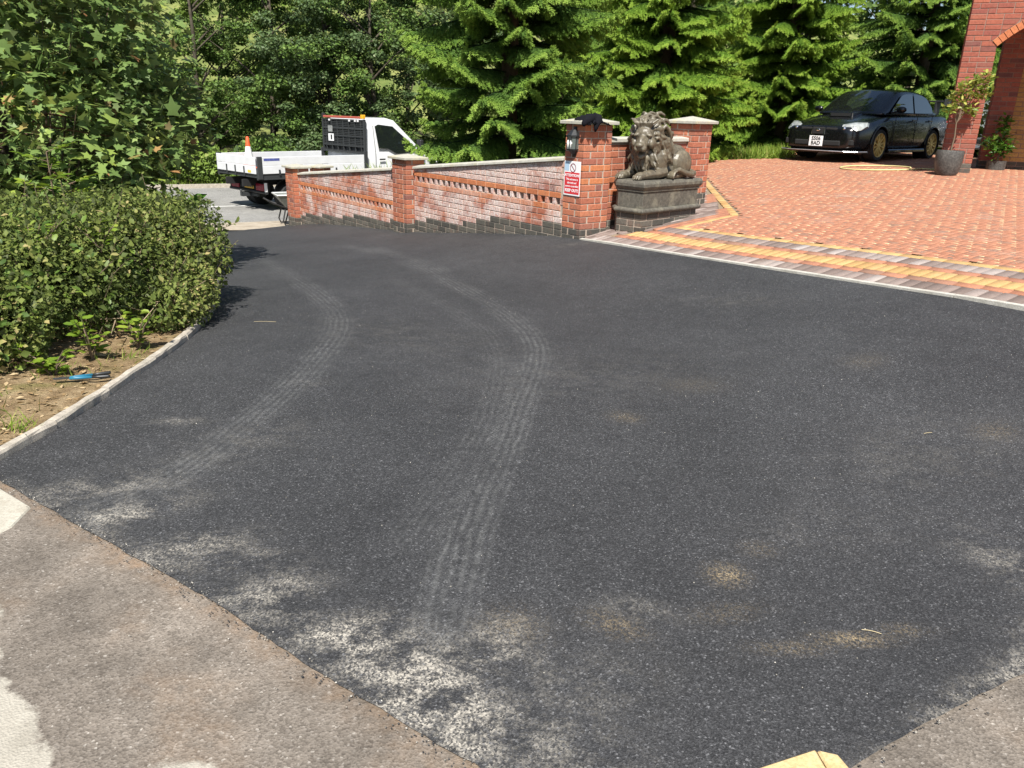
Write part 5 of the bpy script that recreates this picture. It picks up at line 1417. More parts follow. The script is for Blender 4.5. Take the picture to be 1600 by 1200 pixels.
# straws lying on the tarmac
M_STRAW = plain('straw', (.52, .43, .25), .8)
for x, y, a, l, lb in ((-2.02, 5.78, 2, .17, 'dry straw on the tarmac just beyond the hedge shadow'), (1.17, 2.12, -20, .06, 'short straw on the tarmac at the right of the dusty streak'), (2.1, 3.62, 15, .06, 'green leaf scrap on the tarmac far right')):
    q = [(x+math.cos(R(a))*l*t, y+math.sin(R(a))*l*t+.003*math.sin(3*t), Z(x, y)+.0155+.002*math.sin(3*t)) for t in (0, .33, .66, 1)]
    tag(MB().tube(q, .0011, 4).build('straw', M_STRAW), lb, 'straw', 'scraps lying on the tarmac')
# ================================================================== planting
def unit(a): return a/np.maximum(np.linalg.norm(a, axis=-1, keepdims=True), 1e-9)
def scatter(tv, tf, P, D, Nn, S, W=None):
    D = unit(D); Y = unit(np.cross(Nn, D)); Zn = np.cross(D, Y); m_ = len(tv); n = len(P)
    S = np.asarray(S)[:, None, None]; w_ = 1.0 if W is None else np.asarray(W)[:, None, None]
    V = P[:, None, :]+S*(tv[None, :, 0:1]*D[:, None]+w_*tv[None, :, 1:2]*Y[:, None]+w_*tv[None, :, 2:3]*Zn[:, None])
    F = tf[None]+(np.arange(n)*m_)[:, None, None]
    return V.reshape(-1, 3), F.reshape(-1, 3)
LEAF = (np.array([(0, 0, 0), (.45, .28, .06), (1, 0, -.04), (.45, -.28, .06)]), np.array([(0, 2, 1), (0, 3, 2)]))
LEAF6 = (np.array([(0, 0, 0), (.3, .2, .05), (.7, .19, .03), (1, 0, -.07), (.7, -.19, .03), (.3, -.2, .05), (.5, 0, 0)]), np.array([(0, 6, 1), (1, 6, 2), (2, 6, 3), (3, 6, 4), (4, 6, 5), (5, 6, 0)]))
def lobed():
    out_ = [(0, .0), (-.03, .4), (.2, .25), (.5, .5), (.56, .19), (1.02, .0)]
    pts = [(x, y, .04*abs(y)-.06*x*x) for x, y in out_]+[(x, -y, .04*abs(y)-.06*x*x) for x, y in reversed(out_[1:-1])]
    v_ = [(.36, 0, .02)]+pts; n = len(pts)
    return np.array(v_), np.array([(0, 1+(k+1) % n, 1+k) for k in range(n)])
LOBED = lobed()
def shoot_t(rows, angs):
    v_, f_ = [], []
    for i in range(rows):
        t = (i+.2)/rows*.85; rr = .24*(1-.25*t)
        for k in range(angs):
            a = 2*math.pi*(k+.5*(i % 2))/angs; b = len(v_)
            v_ += [(t-.05, .02*math.cos(a+1.6), .02*math.sin(a+1.6)), (t+.14, -.02*math.cos(a+1.6), -.02*math.sin(a+1.6)), (t+.30, rr*math.cos(a), rr*math.sin(a))]; f_.append((b, b+1, b+2))
    b = len(v_); v_ += [(.78, .05, 0), (.78, -.05, .02), (1.06, 0, 0)]; f_.append((b, b+1, b+2))
    return np.array(v_), np.array(f_)
SHOOT_A, SHOOT_B = shoot_t(5, 4), shoot_t(3, 3)

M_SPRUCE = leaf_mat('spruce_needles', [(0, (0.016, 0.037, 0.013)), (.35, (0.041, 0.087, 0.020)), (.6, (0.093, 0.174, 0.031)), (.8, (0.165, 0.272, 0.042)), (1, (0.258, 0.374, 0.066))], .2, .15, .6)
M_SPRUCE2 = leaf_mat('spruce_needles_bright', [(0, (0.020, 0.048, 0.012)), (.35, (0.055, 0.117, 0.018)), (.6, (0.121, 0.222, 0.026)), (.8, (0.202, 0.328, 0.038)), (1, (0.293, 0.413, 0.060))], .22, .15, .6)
M_BARK = stone_mat('bark', (.045, .035, .026), (.11, .09, .065), 10, (.07, .075, .04))
M_TWIG = plain('twig', (.16, .115, .075), .85)
GROUP_CON = 'spruces behind the walls'
def bough_mesh(L, seed, mat, dens=1.0):
    """one drooping plume: a stem with side sprays of needle shoots, new growth at the tips"""
    r_ = np.random.default_rng(seed); P, D, S, C = [], [], [], []; up = np.array([0, 0, 1.])
    o, s_ = np.array([1., 0, 0]), np.array([0, 1., 0]); dr, upk, wv = r_.uniform(.2, .36), r_.uniform(.06, .2), r_.uniform(-.12, .12)
    cur = lambda t: o*L*t+up*L*(.10*t-dr*t*t+upk*t**4)+s_*wv*L*t*t
    nl = int(L*.82/(.085/dens))
    for i in range(nl):
        t = .18+.82*(i+r_.random()*.6)/nl; base = cur(t); tan = unit(cur(min(1, t+.03))-cur(t-.03))
        ll = (.10+.30*L**.8*(1-t)**.75*(.3+.7*min(1, t*1.9)))*r_.uniform(.7, 1.2)
        for sd in (-1, 1):
            d0 = unit(tan*.8+s_*sd*.75+up*(-.12-r_.random()*.25)); ns = max(2, int(ll/(.058/dens))); tt = (np.arange(ns)+.6)/ns
            pts = base+d0*(tt*ll)[:, None]-up*(tt**2*ll*.4)[:, None]; side = np.cross(d0, up)
            for k_ in range(ns):
                for q in (-1, 1):
                    dd = d0*.75+side*q*.6+up*(-.35-.35*tt[k_])+r_.normal(0, .16, 3)
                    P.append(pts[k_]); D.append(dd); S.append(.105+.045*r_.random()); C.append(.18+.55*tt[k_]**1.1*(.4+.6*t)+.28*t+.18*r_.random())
            P.append(pts[-1]); D.append(d0-up*.35); S.append(.14); C.append(.6+.38*t)
    for k_ in range(3): P.append(cur(1.0)); D.append(unit(cur(1)-cur(.95))+r_.normal(0, .3, 3)); S.append(.14); C.append(.95)
    P, D, S, C = np.array(P), np.array(D), np.array(S), np.clip(np.array(C), 0, 1); n = len(P)
    V, F = scatter(*SHOOT_A, P, D, np.tile([0, 0, 1.], (n, 1))+r_.normal(0, .4, (n, 3)), S)
    V2 = MB().tube([tuple(cur(t)) for t in (0, .3, .6, .9)], [.02, .015, .009, .004], 5, cap=False)
    tf = []; 
    for f in V2.f: tf += [(f[0], f[1], f[2]), (f[0], f[2], f[3])]
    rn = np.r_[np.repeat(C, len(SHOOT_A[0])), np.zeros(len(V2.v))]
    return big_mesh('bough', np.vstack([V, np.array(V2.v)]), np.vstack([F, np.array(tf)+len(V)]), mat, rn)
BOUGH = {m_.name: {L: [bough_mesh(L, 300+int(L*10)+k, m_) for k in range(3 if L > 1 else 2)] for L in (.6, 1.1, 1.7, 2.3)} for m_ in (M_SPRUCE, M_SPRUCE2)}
def spruce(label, x, y, Rm, H, nb, gap, mat, seed, zvis=5.0, low=.15):
    r_ = random.Random(seed); z0 = TZ(x, y)
    root = empty('spruce_tree', (x, y, z0)); tag(root, label, 'tree', GROUP_CON)
    MB().tube([(0, 0, -.1), (.02, 0, H*.3), (0, .02, H*.6), (0, 0, H)], [.17, .13, .08, .02], 8).build('trunk', M_BARK, root, smooth=True)
    z = low; lev = 0; ex = -W1
    while z < H-.3:
        vis = z < zvis; L0 = Rm*(1-z/H)**.75; n_ = nb if vis else max(4, nb-3)
        for b in range(n_):
            a = b*2*math.pi/n_+lev*.71+r_.uniform(-.32, .32); L = L0*r_.uniform(.68, 1.14)
            if L < .25: continue
            for _t in range(5):
                qx, qy = x+math.cos(a)*L-B0[0], y+math.sin(a)*L-B0[1]
                if (-ex[1]*qx+ex[0]*qy) < .42 and (ex[0]*qx+ex[1]*qy) < .4: L *= .82
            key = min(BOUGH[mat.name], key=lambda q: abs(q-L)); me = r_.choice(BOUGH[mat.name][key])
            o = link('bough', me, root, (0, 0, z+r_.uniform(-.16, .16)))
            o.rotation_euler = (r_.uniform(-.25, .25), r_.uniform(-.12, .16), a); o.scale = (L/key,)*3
        z += (gap if vis else gap*1.7)*r_.uniform(.8, 1.2); lev += 1
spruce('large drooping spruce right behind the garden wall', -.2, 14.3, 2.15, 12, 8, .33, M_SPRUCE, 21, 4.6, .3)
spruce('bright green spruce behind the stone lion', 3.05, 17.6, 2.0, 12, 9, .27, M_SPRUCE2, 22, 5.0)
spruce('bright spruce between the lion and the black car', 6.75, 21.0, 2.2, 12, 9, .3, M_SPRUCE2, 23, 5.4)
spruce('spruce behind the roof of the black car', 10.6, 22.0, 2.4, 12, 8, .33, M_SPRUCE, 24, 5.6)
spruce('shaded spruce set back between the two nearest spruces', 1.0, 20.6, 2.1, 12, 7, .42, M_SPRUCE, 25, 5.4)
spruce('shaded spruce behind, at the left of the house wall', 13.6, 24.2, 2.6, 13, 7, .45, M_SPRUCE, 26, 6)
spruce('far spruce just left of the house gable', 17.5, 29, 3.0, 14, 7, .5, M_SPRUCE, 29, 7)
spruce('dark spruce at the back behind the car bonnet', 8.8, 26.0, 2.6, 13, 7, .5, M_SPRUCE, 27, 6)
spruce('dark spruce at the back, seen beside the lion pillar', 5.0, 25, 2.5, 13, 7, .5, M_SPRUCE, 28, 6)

# ------------------------------------------------------------------ broadleaf trees and bushes
GREENS = {'mid': [(0, (0.058, 0.110, 0.025)), (.5, (0.111, 0.189, 0.041)), (.85, (0.176, 0.268, 0.063)), (1, (0.247, 0.323, 0.092))],
          'light': [(0, (0.098, 0.152, 0.029)), (.5, (0.169, 0.256, 0.046)), (.85, (0.240, 0.329, 0.069)), (1, (0.338, 0.390, 0.115))],
          'grey': [(0, (0.052, 0.091, 0.034)), (.5, (0.104, 0.165, 0.063)), (.85, (0.169, 0.232, 0.103)), (1, (0.260, 0.305, 0.161))]}
M_LEAF = {k_: leaf_mat('leaves_'+k_, v_, .3, .2, .5, (.12, .16, .09)) for k_, v_ in GREENS.items()}
def crown_points(r_, blobs_, n, shell=.35):
    """points through a union of ellipsoids, biased to the outside; returns points and outward normals"""
    B_ = np.array(blobs_, float); vol = (B_[:, 3]*B_[:, 4]*B_[:, 5])**(2/3); pick = r_.choice(len(B_), n, p=vol/vol.sum())
    d_ = unit(r_.normal(size=(n, 3))); rad = 1-shell*r_.random(n)**1.6
    P = B_[pick, :3]+d_*rad[:, None]*B_[pick, 3:]; Nn = unit(d_/B_[pick, 3:])
    keep = np.ones(n, bool)
    for k_ in range(len(B_)):
        q = (((P-B_[k_, :3])/B_[k_, 3:])**2).sum(1); keep &= ~((q < (1-shell)**2) & (pick != k_))
    return P[keep], Nn[keep]
def broadleaf(label, x, y, H, Rc, nl, kind, seed, size=.1, lowz=.9, group='broadleaf trees across the road', trunk_r=.13):
    r_ = np.random.default_rng(seed); z0 = TZ(x, y)
    root = empty('broadleaf_tree', (x, y, z0)); tag(root, label, 'tree', group)
    tr = MB(); bend = r_.normal(0, .25, 2)
    tr.tube([(0, 0, -.1), (bend[0]*.4, bend[1]*.4, H*.25), (bend[0], bend[1], H*.55), (bend[0]*.6, bend[1], H*.9)], [trunk_r, trunk_r*.8, trunk_r*.5, .02], 7)
    centres = []
    for k_ in range(22):
        a = r_.uniform(0, 2*math.pi); zz = r_.uniform(lowz, H*.95); rr = Rc*math.sqrt(max(.06, 1-((zz-H*.52)/(H*.56))**2))*r_.uniform(.45, 1)
        c_ = np.array([math.cos(a)*rr+bend[0], math.sin(a)*rr+bend[1], zz]); centres.append(c_)
        st = np.array([bend[0]*.7, bend[1]*.7, max(.4, zz-rr*.75)])
        tr.tube([tuple(st), tuple(st*.5+c_*.5+np.array([0, 0, .12])), tuple(c_)], [trunk_r*.36, trunk_r*.2, .008], 5, cap=False)
    tr.build('trunk', M_BARK, root, smooth=True)
    P, Nn = [], []
    for c_ in centres:
        ns = r_.integers(4, 8)
        for j in range(ns):
            q = c_+r_.normal(0, .42, 3)*np.array([1.2, 1.2, .8]); k_ = nl//(len(centres)*6)
            e = r_.uniform(.22, .48); dd = unit(r_.normal(size=(k_, 3))); P.append(q+dd*(r_.random((k_, 1))**.45)*np.array([e*1.3, e*1.3, e*.7])); Nn.append(dd*.5+np.array([0, 0, .8]))
    P = np.vstack(P); Nn = np.vstack(Nn)+r_.normal(0, .45, (len(P), 3)); n = len(P)
    D = r_.normal(size=(n, 3)); D[:, 2] = D[:, 2]*.5-.25
    V, F = scatter(*LEAF, P, D, Nn, size*r_.uniform(.7, 1.3, n), np.full(n, 1.25))
    link('crown', big_mesh('crown', V, F, M_LEAF[kind], np.repeat(np.clip(r_.normal(.5, .22, n), 0, 1), 4)), root)
TREES = [(-5.1, 29.6, 8, 2.3, 'mid', 'slim tree straight behind the truck cab'), (-6.9, 30.6, 8, 2.4, 'grey', 'grey green tree behind the truck headboard'), (-9.4, 30.6, 8.5, 2.6, 'mid', 'tree above the middle of the truck bed'),
 (-12.2, 30.8, 8.5, 2.7, 'mid', 'tree above the traffic cone across the road'), (-15.2, 29.0, 8, 2.7, 'mid', 'tree across the road left of the cone'), (-2.2, 31.5, 9, 2.6, 'grey', 'tree across the road touching the drooping spruce'),
 (-18.6, 27.0, 8, 2.8, 'mid', 'tree across the road behind the sycamore'), (-8.0, 35.5, 10, 3.0, 'light', 'paler tree in the second row over the truck bed'), (-13.5, 36, 10, 3.2, 'light', 'paler tree in the second row left of the truck'),
 (-3.6, 36.5, 10, 3.0, 'mid', 'second row tree behind the truck cab'), (1.5, 36, 10, 3.2, 'mid', 'tall tree hidden behind the drooping spruce'), (7, 38, 10, 3.4, 'mid', 'tall tree hidden behind the middle spruces'),
 (13, 38, 10, 3.4, 'mid', 'tall tree hidden behind the car and spruces'), (-20, 34, 10, 3.4, 'light', 'second row tree at the far left'), (17, 34, 11, 3.6, 'mid', 'tall dark tree left of the house gable'),
 (-5.8, 42, 12, 3.6, 'mid', 'third row tree behind the truck cab'), (-11, 43, 12, 3.8, 'light', 'third row tree above the truck bed'), (-16.5, 42, 12, 3.8, 'mid', 'third row tree above the cone'), (-22.5, 41, 12, 3.8, 'mid', 'third row tree at the far left'),
 (-.5, 42, 12, 3.6, 'mid', 'third row tree right of the truck cab'), (5, 44, 12, 3.8, 'mid', 'third row tree behind the lion spruce'), (14.5, 31, 13, 3.6, 'mid', 'tall tree rising behind the rear of the car'), (-27, 33, 11, 3.6, 'mid', 'broad tree at the left end of the far verge'), (10.5, 45, 12, 3.8, 'mid', 'third row tree over the car')]
for k, (x, y, H, Rc, kd, lb) in enumerate(TREES):
    front = y < 33 and x < 0; hid = 'hidden' in lb or x > 4
    broadleaf(lb, x, y, H, Rc, 32000 if front else (5000 if hid else 12000), kd, 100+k, .115 if front else (.26 if hid else .17))
# garden trees on this side of the road, left
broadleaf('dark tree in the garden behind the sycamore', -9.5, 13.5, 7, 2.3, 16000, 'mid', 140, .1, .4, 'trees in the garden', .1)
broadleaf('tree in the garden at the far left edge', -13.5, 17.0, 8, 2.8, 14000, 'mid', 141, .1, .4, 'trees in the garden', .1)

def bush(label, x, y, blobs_, n, kind, seed, size, tmpl=LEAF, mat=None, group=None, name='bush', z0=None, shell=.45, up=.6, wide=1.2, cat='bush', var=.22, out=.6):
    r_ = np.random.default_rng(seed); zz = TZ(x, y) if z0 is None else z0
    root = empty(name, (x, y, zz)); tag(root, label, cat, group)
    P, Nn = crown_points(r_, blobs_, n, shell); n = len(P)
    wob = np.array([mnoise.noise(Vector(p*2.6)) for p in P]); P = P+Nn*(wob*.16*np.mean(np.array(blobs_)[:, 3:]))[:, None]
    P[:, 2] = np.maximum(P[:, 2], .02)
    D = r_.normal(size=(n, 3))*.8+Nn*.5; D[:, 2] -= .1
    NN = Nn*out+np.array([0, 0, up])+r_.normal(0, .45*min(1, .35+out), (n, 3))
    V, F = scatter(*tmpl, P, D, NN, size*np.clip(np.exp(r_.normal(-.05, .38, n)), .4, 2.2), np.full(n, wide))
    link('foliage', big_mesh('foliage', V, F, mat or M_LEAF[kind], np.repeat(np.clip(r_.normal(.5, var, n)+.35*np.array([mnoise.noise(Vector(p*1.7)) for p in P]), 0, 1), len(tmpl[0]))), root)
    tw = MB(); B_ = np.array(blobs_)
    for b_ in B_:
        for k_ in range(5):
            d_ = unit(r_.normal(size=3)); d_[2] = abs(d_[2]); e = b_[:3]+d_*b_[3:]*.85; st = np.array([b_[0]*.6, b_[1]*.6, 0])
            tw.tube([tuple(st), tuple(st*.4+e*.6-np.array([0, 0, .05])), tuple(e)], [.014, .009, .003], 4, cap=False)
    tw.build('stems', M_TWIG, root); return root
for k, (t, q, s_, h, lb) in enumerate([(-9, 10.2, 1.6, 1.2, 'roadside bush under the trees, far left'), (-6.3, 10, 1.5, 1.0, 'roadside bush left of the cone'), (-3.6, 10.4, 1.6, 1.3, 'roadside bush behind the traffic cone'), (-.8, 10, 1.5, 1.2, 'roadside bush behind the truck tailboard'),
      (2.0, 10.3, 1.6, 1.4, 'roadside bush behind the middle of the truck'), (4.9, 10, 1.5, 1.3, 'roadside bush behind the headboard'), (7.6, 10.3, 1.6, 1.4, 'roadside bush behind the truck cab'), (10.5, 10.5, 1.7, 1.5, 'roadside bush behind the drooping spruce')]):
    x, y = along_road(t, q)
    bush(lb, x, y, [(0, 0, h*.5, s_*.8, .8, h*.6), (-s_*.5, .1, h*.35, s_*.6, .7, h*.45), (s_*.55, -.1, h*.4, s_*.6, .7, h*.5)], 5200, 'light' if k % 2 else 'mid', 160+k, .12, group='bushes on the far verge')
# grass
M_GRASS = leaf_mat('grass_blades', [(0, (.1, .17, .025)), (.5, (.2, .3, .04)), (.8, (.3, .38, .06)), (1, (.45, .42, .15))], .35, .2, .5)
BLADE = (np.array([(0, .035, 0), (0, -.035, 0), (.55, .02, .05), (.55, -.02, .05), (1, 0, .18)]), np.array([(0, 1, 2), (1, 3, 2), (2, 3, 4)]))
def grass(name, label, pts, h, seed):
    r_ = np.random.default_rng(seed); n = len(pts)
    D = np.c_[r_.normal(0, .7, n), r_.normal(0, .7, n), np.ones(n)]; Nn = r_.normal(size=(n, 3))
    V, F = scatter(*BLADE, pts, D, Nn, h*r_.uniform(.5, 1.3, n))
    return tag(link(name, big_mesh(name, V, F, M_GRASS, np.repeat(np.clip(r_.normal(.5, .25, n), 0, 1), 5))), label, 'grass', kind='stuff')
def rnd_in(poly, n, r_, zf):
    P = np.array(poly); a, b = P.min(0), P.max(0); q = a+(b-a)*r_.random((n*3, 2)); q = np.array([p for p in q if inpoly(p[0], p[1], poly)])[:n]
    return np.c_[q, zf(q[:, 0], q[:, 1])]
r_ = np.random.default_rng(9)
grass('grass', 'unmown bright grass verge left of the black car', rnd_in([(3.3, 15.9), (3.95, 17.1), (5.8, 17.0), (6.6, 19.5), (3.6, 19.8), (2.6, 17.5)], 14000, r_, lambda x, y: terrain(x, y)+.02), .28, 1)
vp = [along_road(-16, 8.2), along_road(14, 8.2), along_road(14, 10.2), along_road(-16, 10.2)]
grass('grass', 'short green grass verge on the far side of the road', rnd_in(vp, 16000, r_, lambda x, y: terrain(x, y)+.01), .22, 2)
gp = [wall_pt(-6.6+2.5*t, .1) for t in r_.random(60)]
cope = lambda x: .262+(.648-.262)*((x+8.05)/4.03)+.05
xs = -6.4+2.3*r_.random(70); P = np.array([(*wall_pt(x, .2+.05*r_.random()), cope(x)-.02) for x in xs])
grass('grass', 'thin grass growing behind the coping of the lower wall span', P, .17, 3)

# sycamore at the left
M_SYC = leaf_mat('sycamore_leaves', [(0, (0.077, 0.133, 0.035)), (.4, (0.142, 0.218, 0.060)), (.7, (0.213, 0.303, 0.090)), (.88, (0.321, 0.411, 0.075)), (.95, (0.309, 0.266, 0.090)), (1, (0.386, 0.182, 0.080))], .3, .3, .48, (0.206, 0.242, 0.120))
sy = bush('leafy sycamore overhanging the hedge at the left', -5.6, 8.6, [(0, 0, 2.2, 2.1, 1.9, 1.7), (.9, -.7, 1.5, 1.3, 1.2, 1.1), (-1.3, -.6, 2.4, 1.9, 1.6, 1.6), (.7, -.3, 2.9, 1.3, 1.3, 1.1), (-.4, -.9, 3.4, 1.9, 1.5, 1.2), (-1.8, -1.0, 1.4, 1.4, 1.2, 1.2), (1.3, .2, 1.9, .9, .9, .6)],
          32000, 'mid', 31, .092, LOBED, M_SYC, None, 'sycamore_tree', None, .5, 1.0, 1.0, 'tree', .22, .22)
rg = np.random.default_rng(8); tw = MB()
for k in range(16):
    a = rg.uniform(-2.6, .5); el = rg.uniform(-.1, .9); L = rg.uniform(1.1, 1.8); st = np.array([rg.normal(0, .4), -.3+rg.normal(0, .3), rg.uniform(.6, 2.2)]); d_ = np.array([math.cos(a)*math.cos(el), math.sin(a)*math.cos(el), math.sin(el)*.7])
    tw.tube([tuple(st), tuple(st+d_*L*.5+np.array([0, 0, .15])), tuple(st+d_*L)], [.016, .01, .004], 5, cap=False)
tw.build('branch', plain('reddish_twig', (.2, .1, .06), .7), sy)
MB().tube([(0, 0, -.1), (.05, 0, .8), (0, .1, 2.0), (.1, 0, 3.4)], [.13, .11, .08, .03], 8).build('trunk', M_BARK, sy, smooth=True)

# clipped hedge along the kerb
M_HEDGE = leaf_mat('hedge_leaves', [(0, (0.055, 0.078, 0.020)), (.45, (0.110, 0.146, 0.034)), (.75, (0.176, 0.211, 0.052)), (.93, (0.264, 0.270, 0.085)), (1, (0.363, 0.302, 0.130))], .25, .14, .55, (0.165, 0.184, 0.100))
M_BROAD = leaf_mat('hedge_broad_leaves', [(0, (0.048, 0.090, 0.018)), (.5, (0.096, 0.162, 0.030)), (.85, (0.180, 0.258, 0.040)), (1, (0.312, 0.370, 0.070))], .28, .3, .45, (0.144, 0.179, 0.080))
HEDGE = [(.40, .8, .44, .68, .78, .5), (.98, .42, .2, .27, .5, .22), (.15, .0, .42, .72, .72, .48), (-.55, .5, .45, .9, .9, .5), (-1.4, .2, .45, 1.0, 1.1, .5), (-.35, -.55, .42, .66, .6, .46), (-1.0, -.9, .42, .7, .7, .46), (-1.9, -.7, .45, .9, .9, .5), (.56, 1.2, .44, .52, .55, .48), (-.1, 1.1, .4, .8, .7, .45), (-.1, -1.0, .34, .5, .45, .38), (-.75, -1.45, .36, .6, .5, .4), (.24, -.82, .33, .46, .44, .37), (.02, -1.3, .33, .48, .42, .36), (-.3, -1.7, .33, .5, .42, .36)]
hg = bush('dense small leaved hedge bulging over the kerb', -3.5, 5.25, HEDGE, 190000, 'mid', 41, .03, LEAF, M_HEDGE, None, 'hedge', Z(-3.2, 5.3)+.03, .5, .5, 1.3, 'hedge', .22)
# stray shoots and larger leaves breaking the outline
r_ = np.random.default_rng(91); hp_, hn_ = crown_points(r_, HEDGE, 420, .08); P, D = [], []
tw = MB()
for p, n_ in zip(hp_, hn_):
    if p[2] < .15: continue
    L = r_.uniform(.06, .2); d_ = unit(n_*.7+np.array([0, 0, .7])+r_.normal(0, .35, 3)); tw.tube([tuple(p-d_*.08), tuple(p+d_*L)], [.003, .0015], 4, cap=False)
    m_ = int(L/.018)
    for k in range(m_):
        q = p+d_*L*(k+.5)/m_; P.append(q); D.append(d_*.5+unit(r_.normal(size=3)))
P, D = np.array(P), np.array(D); m_ = len(P)
V, F = scatter(*LEAF6, P, D, np.tile([0, 0, 1.], (m_, 1))+r_.normal(0, .5, (m_, 3)), r_.uniform(.025, .06, m_), np.full(m_, 1.1))
link('shoots', big_mesh('shoots', V, F, M_HEDGE, np.repeat(np.clip(r_.normal(.68, .2, m_), 0, 1), 7)), hg); tag(tw.build('shoot_stems', M_TWIG, hg), kind='stuff')
lb_ = [(b[0]-.02, b[1]-.03, b[2], b[3]*1.01, b[4]*1.02, b[5]*1.02) for b in HEDGE if b[0] < .3 and b[1] < .3]
P, Nn = crown_points(r_, lb_, 9000, .12); m_ = len(P)
V, F = scatter(*LEAF6, P, r_.normal(size=(m_, 3)), Nn*.6+np.array([0, 0, .6])+r_.normal(0, .45, (m_, 3)), r_.uniform(.03, .07, m_), np.full(m_, 1.3))
link('broad_leaves', big_mesh('broad_leaves', V, F, M_BROAD, np.repeat(r_.random(m_), 7)), hg)
# long bare stems hanging at the hedge foot
tw = MB(); rg = np.random.default_rng(14)
for k in range(80):
    x = rg.uniform(-1.2, 1.0); y = rg.uniform(-1.2, .4) if x < .3 else rg.uniform(-.3, .6); a = rg.uniform(0, 6.3); L = rg.uniform(.2, .5)
    tw.tube([(x, y, .03), (x+.3*L*math.cos(a), y+.3*L*math.sin(a), L*.5), (x+L*.9*math.cos(a), y+L*.9*math.sin(a), L*rg.uniform(.35, .9))], [.006, .004, .002], 4, cap=False)
tw.build('bare_stems', plain('dry_twig', (.36, .27, .17), .85), hg)
# yellow green bramble leaves growing through the hedge
M_YG = leaf_mat('young_leaves', [(0, (.11, .19, .02)), (.6, (.19, .29, .03)), (1, (.32, .38, .06))], .35, .4, .35)
def sprig(label, x, y, z, stems, h, leaf, n, seed, mat, name='bramble', spread=.25, cat='plant', tmpl=LEAF6, group=None, z_up=1.0):
    r_ = np.random.default_rng(seed); root = empty(name, (x, y, z)); tag(root, label, cat, group)
    P, D, tw = [], [], MB()
    for k in range(stems):
        a = r_.uniform(0, 6.28); tip = np.array([math.cos(a)*spread*r_.random(), math.sin(a)*spread*r_.random(), h*r_.uniform(.7, 1.1)])
        tw.tube([(0, 0, 0), tuple(tip*np.array([.35, .35, .55])), tuple(tip)], [.006, .005, .002], 4, cap=False)
        for j in range(n):
            t = .25+.75*j/n; p = tip*np.array([t**1.5, t**1.5, t]); b = r_.uniform(0, 6.28)
            for q in (-.5, 0, .5): P.append(p); D.append((math.cos(b+q), math.sin(b+q), .25*z_up))
    P, D = np.array(P), np.array(D); m_ = len(P)
    V, F = scatter(*tmpl, P+unit(D)*leaf*.35, D, np.tile([0, 0, 1.], (m_, 1))+r_.normal(0, .3, (m_, 3)), leaf*r_.uniform(.7, 1.25, m_), np.full(m_, 1.3))
    link('leaves', big_mesh('leaves', V, F, mat, np.repeat(r_.random(m_), len(tmpl[0]))), root); tw.build('stem', M_TWIG, root); return root
for k, (x, y, dz, h, lf, lb) in enumerate([(-2.66, 4.62, .03, .32, .06, 'yellow green bramble at the hedge foot beside the kerb'), (-2.5, 4.9, .03, .3, .06, 'second bramble at the hedge foot, nearer the corner'), (-2.72, 4.3, .03, .2, .055, 'bramble sprig behind the loppers'),
      (-3.15, 5.0, .55, .3, .05, 'pale sprig poking from the hedge front'), (-2.9, 5.35, .62, .25, .045, 'pale sprig near the top of the hedge front'), (-3.35, 4.55, .5, .3, .05, 'pale sprig at the left of the hedge front'), (-3.05, 3.75, .03, .2, .05, 'weed on the soil by the hedge left end'), (-2.72, 3.35, .02, .16, .045, 'small weed on the soil near the near kerb end')]):
    sprig(lb, x, y, Z(x, y)+dz, 4, h, lf, 6, 50+k, M_YG, 'bramble' if dz < .1 else 'leafy_sprig')
tuft = lambda x, y, n, rr, s: np.array([(x+rr*a*math.cos(b), y+rr*a*math.sin(b), Z(x, y)+.03) for a, b in zip(np.random.default_rng(s).random(n), 6.28*np.random.default_rng(s+1).random(n))])
grass('grass', 'grass tufts scattered on the dry soil strip', np.vstack([tuft(-2.62, 3.3, 90, .1, 1), tuft(-2.5, 3.15, 60, .06, 3), tuft(-2.75, 3.55, 80, .15, 5), tuft(-2.85, 3.9, 70, .12, 7), tuft(-2.6, 3.6, 50, .2, 9), tuft(-2.45, 3.5, 40, .1, 11), tuft(-2.7, 4.35, 60, .2, 13), tuft(-2.5, 4.7, 50, .2, 15)]), .09, 6)
# litter of dry leaves on the soil
n = 420; r_ = np.random.default_rng(77); sp = rnd_in([(-2.34, 3.3), (-2.34, 5.3), (-2.9, 5.2), (-3.1, 4.2), (-3.0, 3.4)], n, r_, soil_z); n = len(sp)
m_ = leaf_mat('dry_litter', [(0, (.14, .09, .045)), (.5, (.3, .2, .1)), (1, (.48, .37, .22))], .1, .1, .8)
V, F = scatter(*LEAF, sp+np.array([0, 0, .006]), np.c_[r_.normal(size=(n, 2)), r_.normal(0, .2, n)], np.tile([0, 0, 1.], (n, 1))+r_.normal(0, .35, (n, 3)), r_.uniform(.02, .055, n), np.full(n, .8))
tag(link('fallen_leaves', big_mesh('fallen_leaves', V, F, m_, np.repeat(r_.random(n), 4))), 'dry leaf litter on the soil strip', 'leaf litter', kind='stuff')
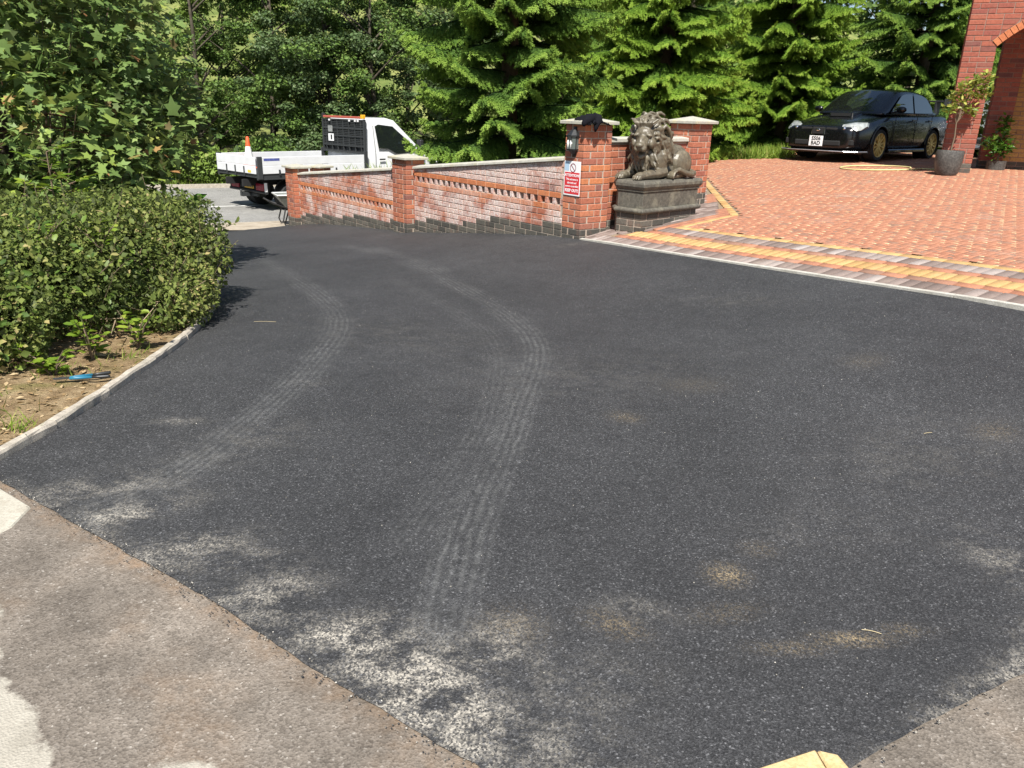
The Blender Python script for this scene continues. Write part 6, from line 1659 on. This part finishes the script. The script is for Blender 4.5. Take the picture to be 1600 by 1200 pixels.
# elder sapling and laurel behind the hedge
el = empty('elder_sapling', (-4.05, 6.85, Z(-4.05, 6.85))); tag(el, 'young yellow green elder sapling rising behind the hedge', 'sapling')
r_ = np.random.default_rng(12); P, D = [], []; tw = MB()
for (sx_, sy_, h) in ((0, 0, 1.32), (.12, .05, 1.05), (-.22, -.05, .95)):
    tw.tube([(sx_*.5, sy_*.5, 0), (sx_, sy_, h*.6), (sx_*1.1, sy_, h)], [.012, .01, .005], 5)
    for k in range(9):
        z = h*(.5+.5*k/8); a = k*2.4+r_.uniform(-.3, .3); L = .24*(1.1-.5*k/8); d_ = np.array([math.cos(a), math.sin(a), .35]); e = np.array([sx_, sy_, z])+d_*L
        tw.tube([(sx_, sy_, z), tuple(e)], [.004, .002], 4, cap=False)
        sd = np.array([-math.sin(a), math.cos(a), 0])
        for t in (.4, .65, .9):
            for q in (-1, 1): P.append(np.array([sx_, sy_, z])+d_*L*t); D.append(d_*.5+sd*q)
        P.append(e); D.append(d_)
P, D = np.array(P), np.array(D); m_ = len(P)
V, F = scatter(*LEAF6, P, D, np.tile([0, 0, 1.], (m_, 1))+r_.normal(0, .2, (m_, 3)), .12*r_.uniform(.7, 1.2, m_), np.full(m_, .85))
link('leaves', big_mesh('leaves', V, F, M_YG, np.repeat(r_.random(m_), 7)), el); tw.build('stem', M_TWIG, el)
M_LAUREL = leaf_mat('laurel_leaves', [(0, (.03, .08, .012)), (.5, (.06, .15, .018)), (1, (.14, .24, .035))], .2, .6, .22)
bush('glossy dark laurel between the hedge and the road', -4.1, 8.0, [(0, 0, .45, .6, .6, .6), (.35, .2, .55, .4, .4, .45), (-.5, .1, .5, .6, .6, .6)], 2600, 'mid', 61, .13, LEAF6, M_LAUREL, None, 'laurel_bush', None, .55, .7, 1.3)

# ------------------------------------------------------------------ potted plants by the porch
M_POT = stone_mat('pot_glaze', (.045, .043, .04), (.13, .125, .115), 40, (.2, .19, .17), .45)
def potted(label, x, y, z, prof, stem_h, leafs, seed, mat, leaf):
    root = empty('potted_plant', (x, y, z)); tag(root, label, 'potted plant')
    MB().lathe(prof, 28).build('pot', M_POT, root, smooth=True, sharp=50)
    h = max(p[1] for p in prof)
    MB().lathe([(max(p[0] for p in prof)*.85, h-.05), (.01, h-.045)], 20).build('soil', M_SOIL, root)
    r_ = np.random.default_rng(seed); tw = MB(); P, D = [], []
    tw.tube([(0, 0, h-.08), (.015, 0, h+stem_h*.5), (.0, .01, h+stem_h)], [.013, .011, .009], 6)
    for c_ in leafs:
        c_ = np.array(c_); tw.tube([(0, .01, h+stem_h*.95), tuple(c_*np.array([.6, .6, 1])-np.array([0, 0, .03])), tuple(c_)], [.008, .006, .003], 5, cap=False)
        for k in range(60):
            d_ = unit(r_.normal(size=3)); d_[2] = d_[2]*.6+.2; P.append(c_+d_*.03*r_.random()+r_.normal(0, .05, 3)); D.append(d_)
    P, D = np.array(P), np.array(D); m_ = len(P)
    V, F = scatter(*LEAF6, P, D, np.tile([0, 0, 1.], (m_, 1))+r_.normal(0, .5, (m_, 3)), leaf*r_.uniform(.7, 1.25, m_), np.full(m_, .9))
    link('leaves', big_mesh('leaves', V, F, mat, np.repeat(r_.random(m_), 7)), root); tw.build('stem', M_TWIG, root)
M_VARIEG = leaf_mat('variegated_leaves', [(0, (.1, .17, .025)), (.45, (.24, .3, .05)), (1, (.5, .47, .12))], .3, .4, .3)
potted('grey woven textured pot with a yellow green standard shrub by the brick pier', 6.72, 12.55, Z(6.72, 12.55)+.015, [(.0, 0), (.14, 0), (.165, .04), (.195, .2), (.2, .34), (.19, .37), (.175, .37), (.17, .3)], .42,
       [(-.13, -.02, .98), (.13, -.05, .95), (.02, .03, 1.12), (-.03, 0, 1.25), (.16, 0, 1.2), (.24, .02, 1.3), (.3, 0, 1.42), (.12, -.05, 1.35), (.33, .04, 1.2), (-.08, .02, 1.12)], 71, M_VARIEG, .085)
potted('small leafy plant in a dark pot in the shade of the porch', *hpt(.9, 1.22, 0)[:2], HZ-.02, [(0, 0), (.11, 0), (.14, .02), (.15, .2), (.155, .22), (.14, .22), (.135, .18)], .2,
       [(-.2, 0, .52), (-.1, .02, .45), (.05, 0, .5), (.0, 0, .68), (.02, .02, .85), (.1, 0, .4), (-.05, -.04, .38)], 72, M_LAUREL, .1)
bush('yellow leaved shrub glimpsed beyond the porch piers', 10.3, 17.2, [(0, 0, .9, .6, .6, .8), (.1, 0, 1.6, .5, .5, .6)], 1600, 'light', 73, .1, LEAF6, M_VARIEG, None, 'golden_shrub')
